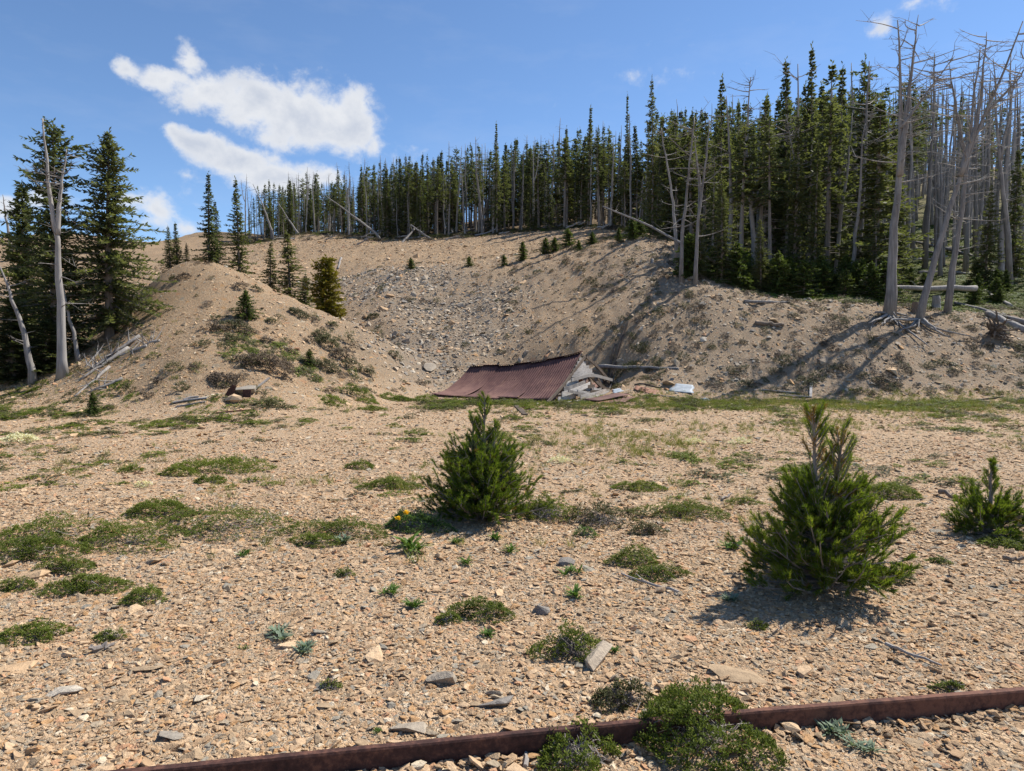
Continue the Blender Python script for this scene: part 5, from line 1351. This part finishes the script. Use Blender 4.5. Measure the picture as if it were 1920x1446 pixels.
# yellow flowers
q = G(752, 1000)
for k, (dx, dy, h, lb) in enumerate(((-.025, 0, .13, 'yellow flower head, the lower left one beside the sapling'), (.04, .02, .17, 'yellow flower head, the upper right one beside the sapling'))):
    b = q + np.array([dx, dy, 0]); e = link('flower', None, None, b, lb, 'flower'); g = Geo(); tube(g, [(0, 0, 0), (.004, 0, h * .6), (.0, 0, h)], [.003, .0025, .002], 4, .5); link('stalk', g.mesh('stalk', M['herb']), e)
    g = Geo(); N = 42; th = RNG.random(N) * 6.283; d = unit(np.stack([np.cos(th), np.sin(th), RNG.uniform(-.2, .8, N)], -1)); leaves(g, np.tile([0, 0, h], (N, 1)) + RNG.normal(0, .006, (N, 3)), d, unit(np.cross(d, RNG.normal(size=(N, 3)))), np.full(N, .028), np.full(N, .011), RNG.random(N)); link('petals', g.mesh('petals', M['yellow']), e, kind='stuff')

# dark mats on the heap face
for k, (px, py, w, h) in enumerate(((450, 540, 26, 14), (480, 545, 22, 10), (440, 615, 60, 16), (405, 620, 44, 18), (405, 600, 22, 14), (500, 640, 26, 8), (435, 640, 34, 14), (510, 605, 26, 8), (500, 690, 90, 26), (465, 680, 40, 14), (530, 685, 40, 14), (615, 650, 60, 26), (600, 635, 40, 18), (640, 670, 50, 22), (650, 640, 26, 22), (660, 655, 20, 18), (705, 628, 22, 18), (690, 700, 30, 12), (420, 715, 70, 12), (340, 730, 30, 14), (295, 720, 24, 14), (505, 762, 50, 14), (740, 670, 26, 14), (580, 640, 22, 10), (560, 590, 44, 10), (470, 590, 30, 8), (660, 690, 40, 18), (610, 690, 50, 16), (545, 660, 20, 6), (380, 650, 16, 6), (360, 690, 18, 6), (700, 596, 30, 8), (625, 612, 24, 10), (275, 745, 26, 14), (240, 735, 30, 14), (345, 520, 26, 8), (325, 525, 18, 8))):
    low_mat(px, py, w, h, 'dull dark mat of dry leaves dotted on the heap face', 'mat_brown' if k % 5 in (0, 3) else 'mat_dark', leaf=.05, seed=200 + k, group='dark mats on the heap face', cover=1.6, gap=.1)
for k, (px, py, w, h) in enumerate(((668, 742, 70, 18), (625, 752, 60, 10), (690, 755, 50, 8), (735, 748, 60, 10), (760, 752, 70, 8), (700, 770, 60, 8), (740, 802, 30, 8), (620, 760, 40, 8), (660, 702, 24, 14), (800, 748, 50, 8))):
    low_mat(px, py, w, h, 'bright green patch at the mouth of the bowl between heap and hut', 'mat', leaf=.035, seed=260 + k, group='green patches at the bowl mouth', cover=1.1, gap=.1)

# ---- uncountable plants: mats, tufts and grass too small to count
def small_mat(seed, mat, n_=110, leaf=.1, h=.28): return mat_geo(seed, .5, .42, h, n_, leaf)[0].mesh('tuft', M[mat])


def tuft(seed, nb, mat, spread=.35, hgt=1.0, w=.03):
    r = np.random.default_rng(seed); g = Geo(); th = r.random(nb) * 6.283; d = unit(np.stack([np.cos(th) * spread, np.sin(th) * spread, np.ones(nb)], -1) + r.normal(0, .15, (nb, 3)))
    pos = np.stack([r.normal(0, .12, nb), r.normal(0, .12, nb), np.zeros(nb)], -1); l = hgt * r.uniform(.35, 1, nb)
    sv = unit(np.cross(d, r.normal(size=(nb, 3)))); leaves(g, pos, d, sv, l, np.full(nb, w), r.random(nb), .3); return g.mesh('grass_tuft', M[mat])


matk = [small_mat(300 + i, 'mat', 260, .085) for i in range(4)] + [small_mat(310 + i, 'mat_dark', 220, .09) for i in range(3)]
N = 36000
y = np.sqrt(RNG.uniform(6.0 ** 2, 21.5 ** 2, N)); x = (RNG.random(N) * 2 - 1) * (.78 * y + 1)
dens = np.clip(fbm(x, y * .8, .55, 4, 21) * 3.0 + .12, 0, 1) * np.interp(y, [6.5, 9, 21], [.1, .45, .9])
dens = dens + np.clip((x + 1) / 4, 0, 1) * np.clip((y - 17) / 3, 0, 1) * .24 * np.clip(1 + 3.2 * fbm(x, y, .7, 3, 31), 0, 1.6)
k = RNG.random(N) < dens * .42; x, y = x[k], y[k]; sc = .09 + .42 * RNG.random(len(x)) ** 1.8 * np.interp(y, [6, 20], [.75, 1.2])
p = np.stack([x, y, hz(x, y)], -1)
scatter('ground_cover', matk, p, rot_from(hn(x, y), RNG.random(len(x)) * 6.28, .05), np.stack([sc * 1.25, sc, sc * .55], -1), 'small low green tufts dotted thinly over the gravel flat', 'ground cover')
# grass
gk = [tuft(330 + i, 26, 'grass', .45, 1.0, .02) for i in range(5)]
N = 34000
y = np.sqrt(RNG.uniform(5 ** 2, 22.2 ** 2, N)); x = (RNG.random(N) * 2 - 1) * (.78 * y + 1)
dens = np.clip(fbm(x, y, .45, 4, 77) * 2.6 + .10, 0, 1) * .5 * np.clip((x + 4) / 5, .25, 1)
dens += np.clip((x - .5) / 4, 0, 1) * np.clip((y - 16.5) / 3, 0, 1) * (.55 + fbm(x, y, .8, 3, 5))
dens += .9 * np.exp(-((x + 1.9) / .8) ** 2 - ((y - 8.0) / .45) ** 2)
dens += .3 * np.exp(-(((x - 1.2) / 2.6) ** 2) - ((y - 20.0) / .5) ** 2)
dens *= np.clip(1 + 3 * fbm(x, y, .9, 3, 15), .15, 1.6)
k = RNG.random(N) < dens * .75; x, y = x[k], y[k]; sc = RNG.uniform(.08, .20, len(x))
scatter('grass', gk, np.stack([x, y, hz(x, y)], -1), np.stack([0 * x, 0 * x, RNG.random(len(x)) * 6.28], -1), np.stack([sc * 1.3, sc * 1.3, sc], -1), 'thin dry and green grass on the far side of the flat', 'grass')
# dark tufts on the bowl and bank
bk = [small_mat(350 + i, m_, 480, .062, .34) for i, m_ in enumerate(('mat_dark', 'mat_brown', 'mat_dark', 'mat_brown', 'mat_dark'))]
N = 15000
x = RNG.uniform(-13, 22, N); y = RNG.uniform(18, 44, N); z = hz(x, y)
dens = np.where((z > .15) & (y < edge_y(x) - .5), .15 + .35 * np.clip((x - 1.5) / 3, 0, 1), 0) * np.clip(.6 + 1.6 * fbm(x, y, .5, 3, 60), .1, 1.2) * np.where(x < 0, .45, 1)
zs = G(1280, 728)
k = (RNG.random(N) < dens) & (np.hypot(x - zs[0], y - zs[1]) > .9); x, y, z = x[k], y[k], z[k]; sc = RNG.uniform(.14, .46, len(x)) * (1 + .7 * (RNG.random(len(x)) < .12))
scatter('slope_tufts', bk, np.stack([x, y, z], -1), rot_from(hn(x, y), RNG.random(len(x)) * 6.28, .1), np.stack([sc * 1.1, sc, sc * .9], -1), 'small dark brown tufts peppering the bowl and right bank', 'ground cover')
N = 900
x = RNG.uniform(-27, 9, N); y = edge_y(x) + RNG.normal(.8, 1.6, N)
sc = RNG.uniform(.3, .9, N)
scatter('ridge_ground_cover', bk + [small_mat(360, 'mat', 300, .07, .4)], np.stack([x, y, hz(x, y) - .02], -1), rot_from(hn(x, y), RNG.random(N) * 6.28, .1), np.stack([sc * 1.3, sc, sc * .8], -1), 'dark low brush along the foot of the ridge stand', 'ground cover')
# green cover under the trees on the right
fk = [small_mat(370 + i, 'mat', 200, .11, .3) for i in range(4)] + [small_mat(380, 'herb', 200, .11, .3)]
N = 26000
x = RNG.uniform(8, 38, N); y = 27.4 + RNG.random(N) ** 1.6 * 30
dens = np.clip((y - 27.6 - .6 * fbm(x, y, .6, 2)) / 1.0, 0, 1) * np.clip(.62 + 2.4 * fbm(x, y, .4, 3, 90), 0, 1) * np.clip((x - 9) / 2, 0, 1)
k = (RNG.random(N) < dens) & (np.abs(x / y) < .85) & (hz(x, y) > 2.6); x, y = x[k], y[k]; sc = RNG.uniform(.25, .65, len(x))
scatter('forest_ground_cover', fk, np.stack([x, y, hz(x, y) - .02], -1), rot_from(hn(x, y), RNG.random(len(x)) * 6.28, .05), np.stack([sc * 1.2, sc, sc * .5], -1), 'sunlit green ground cover under the trees above the bank', 'ground cover')
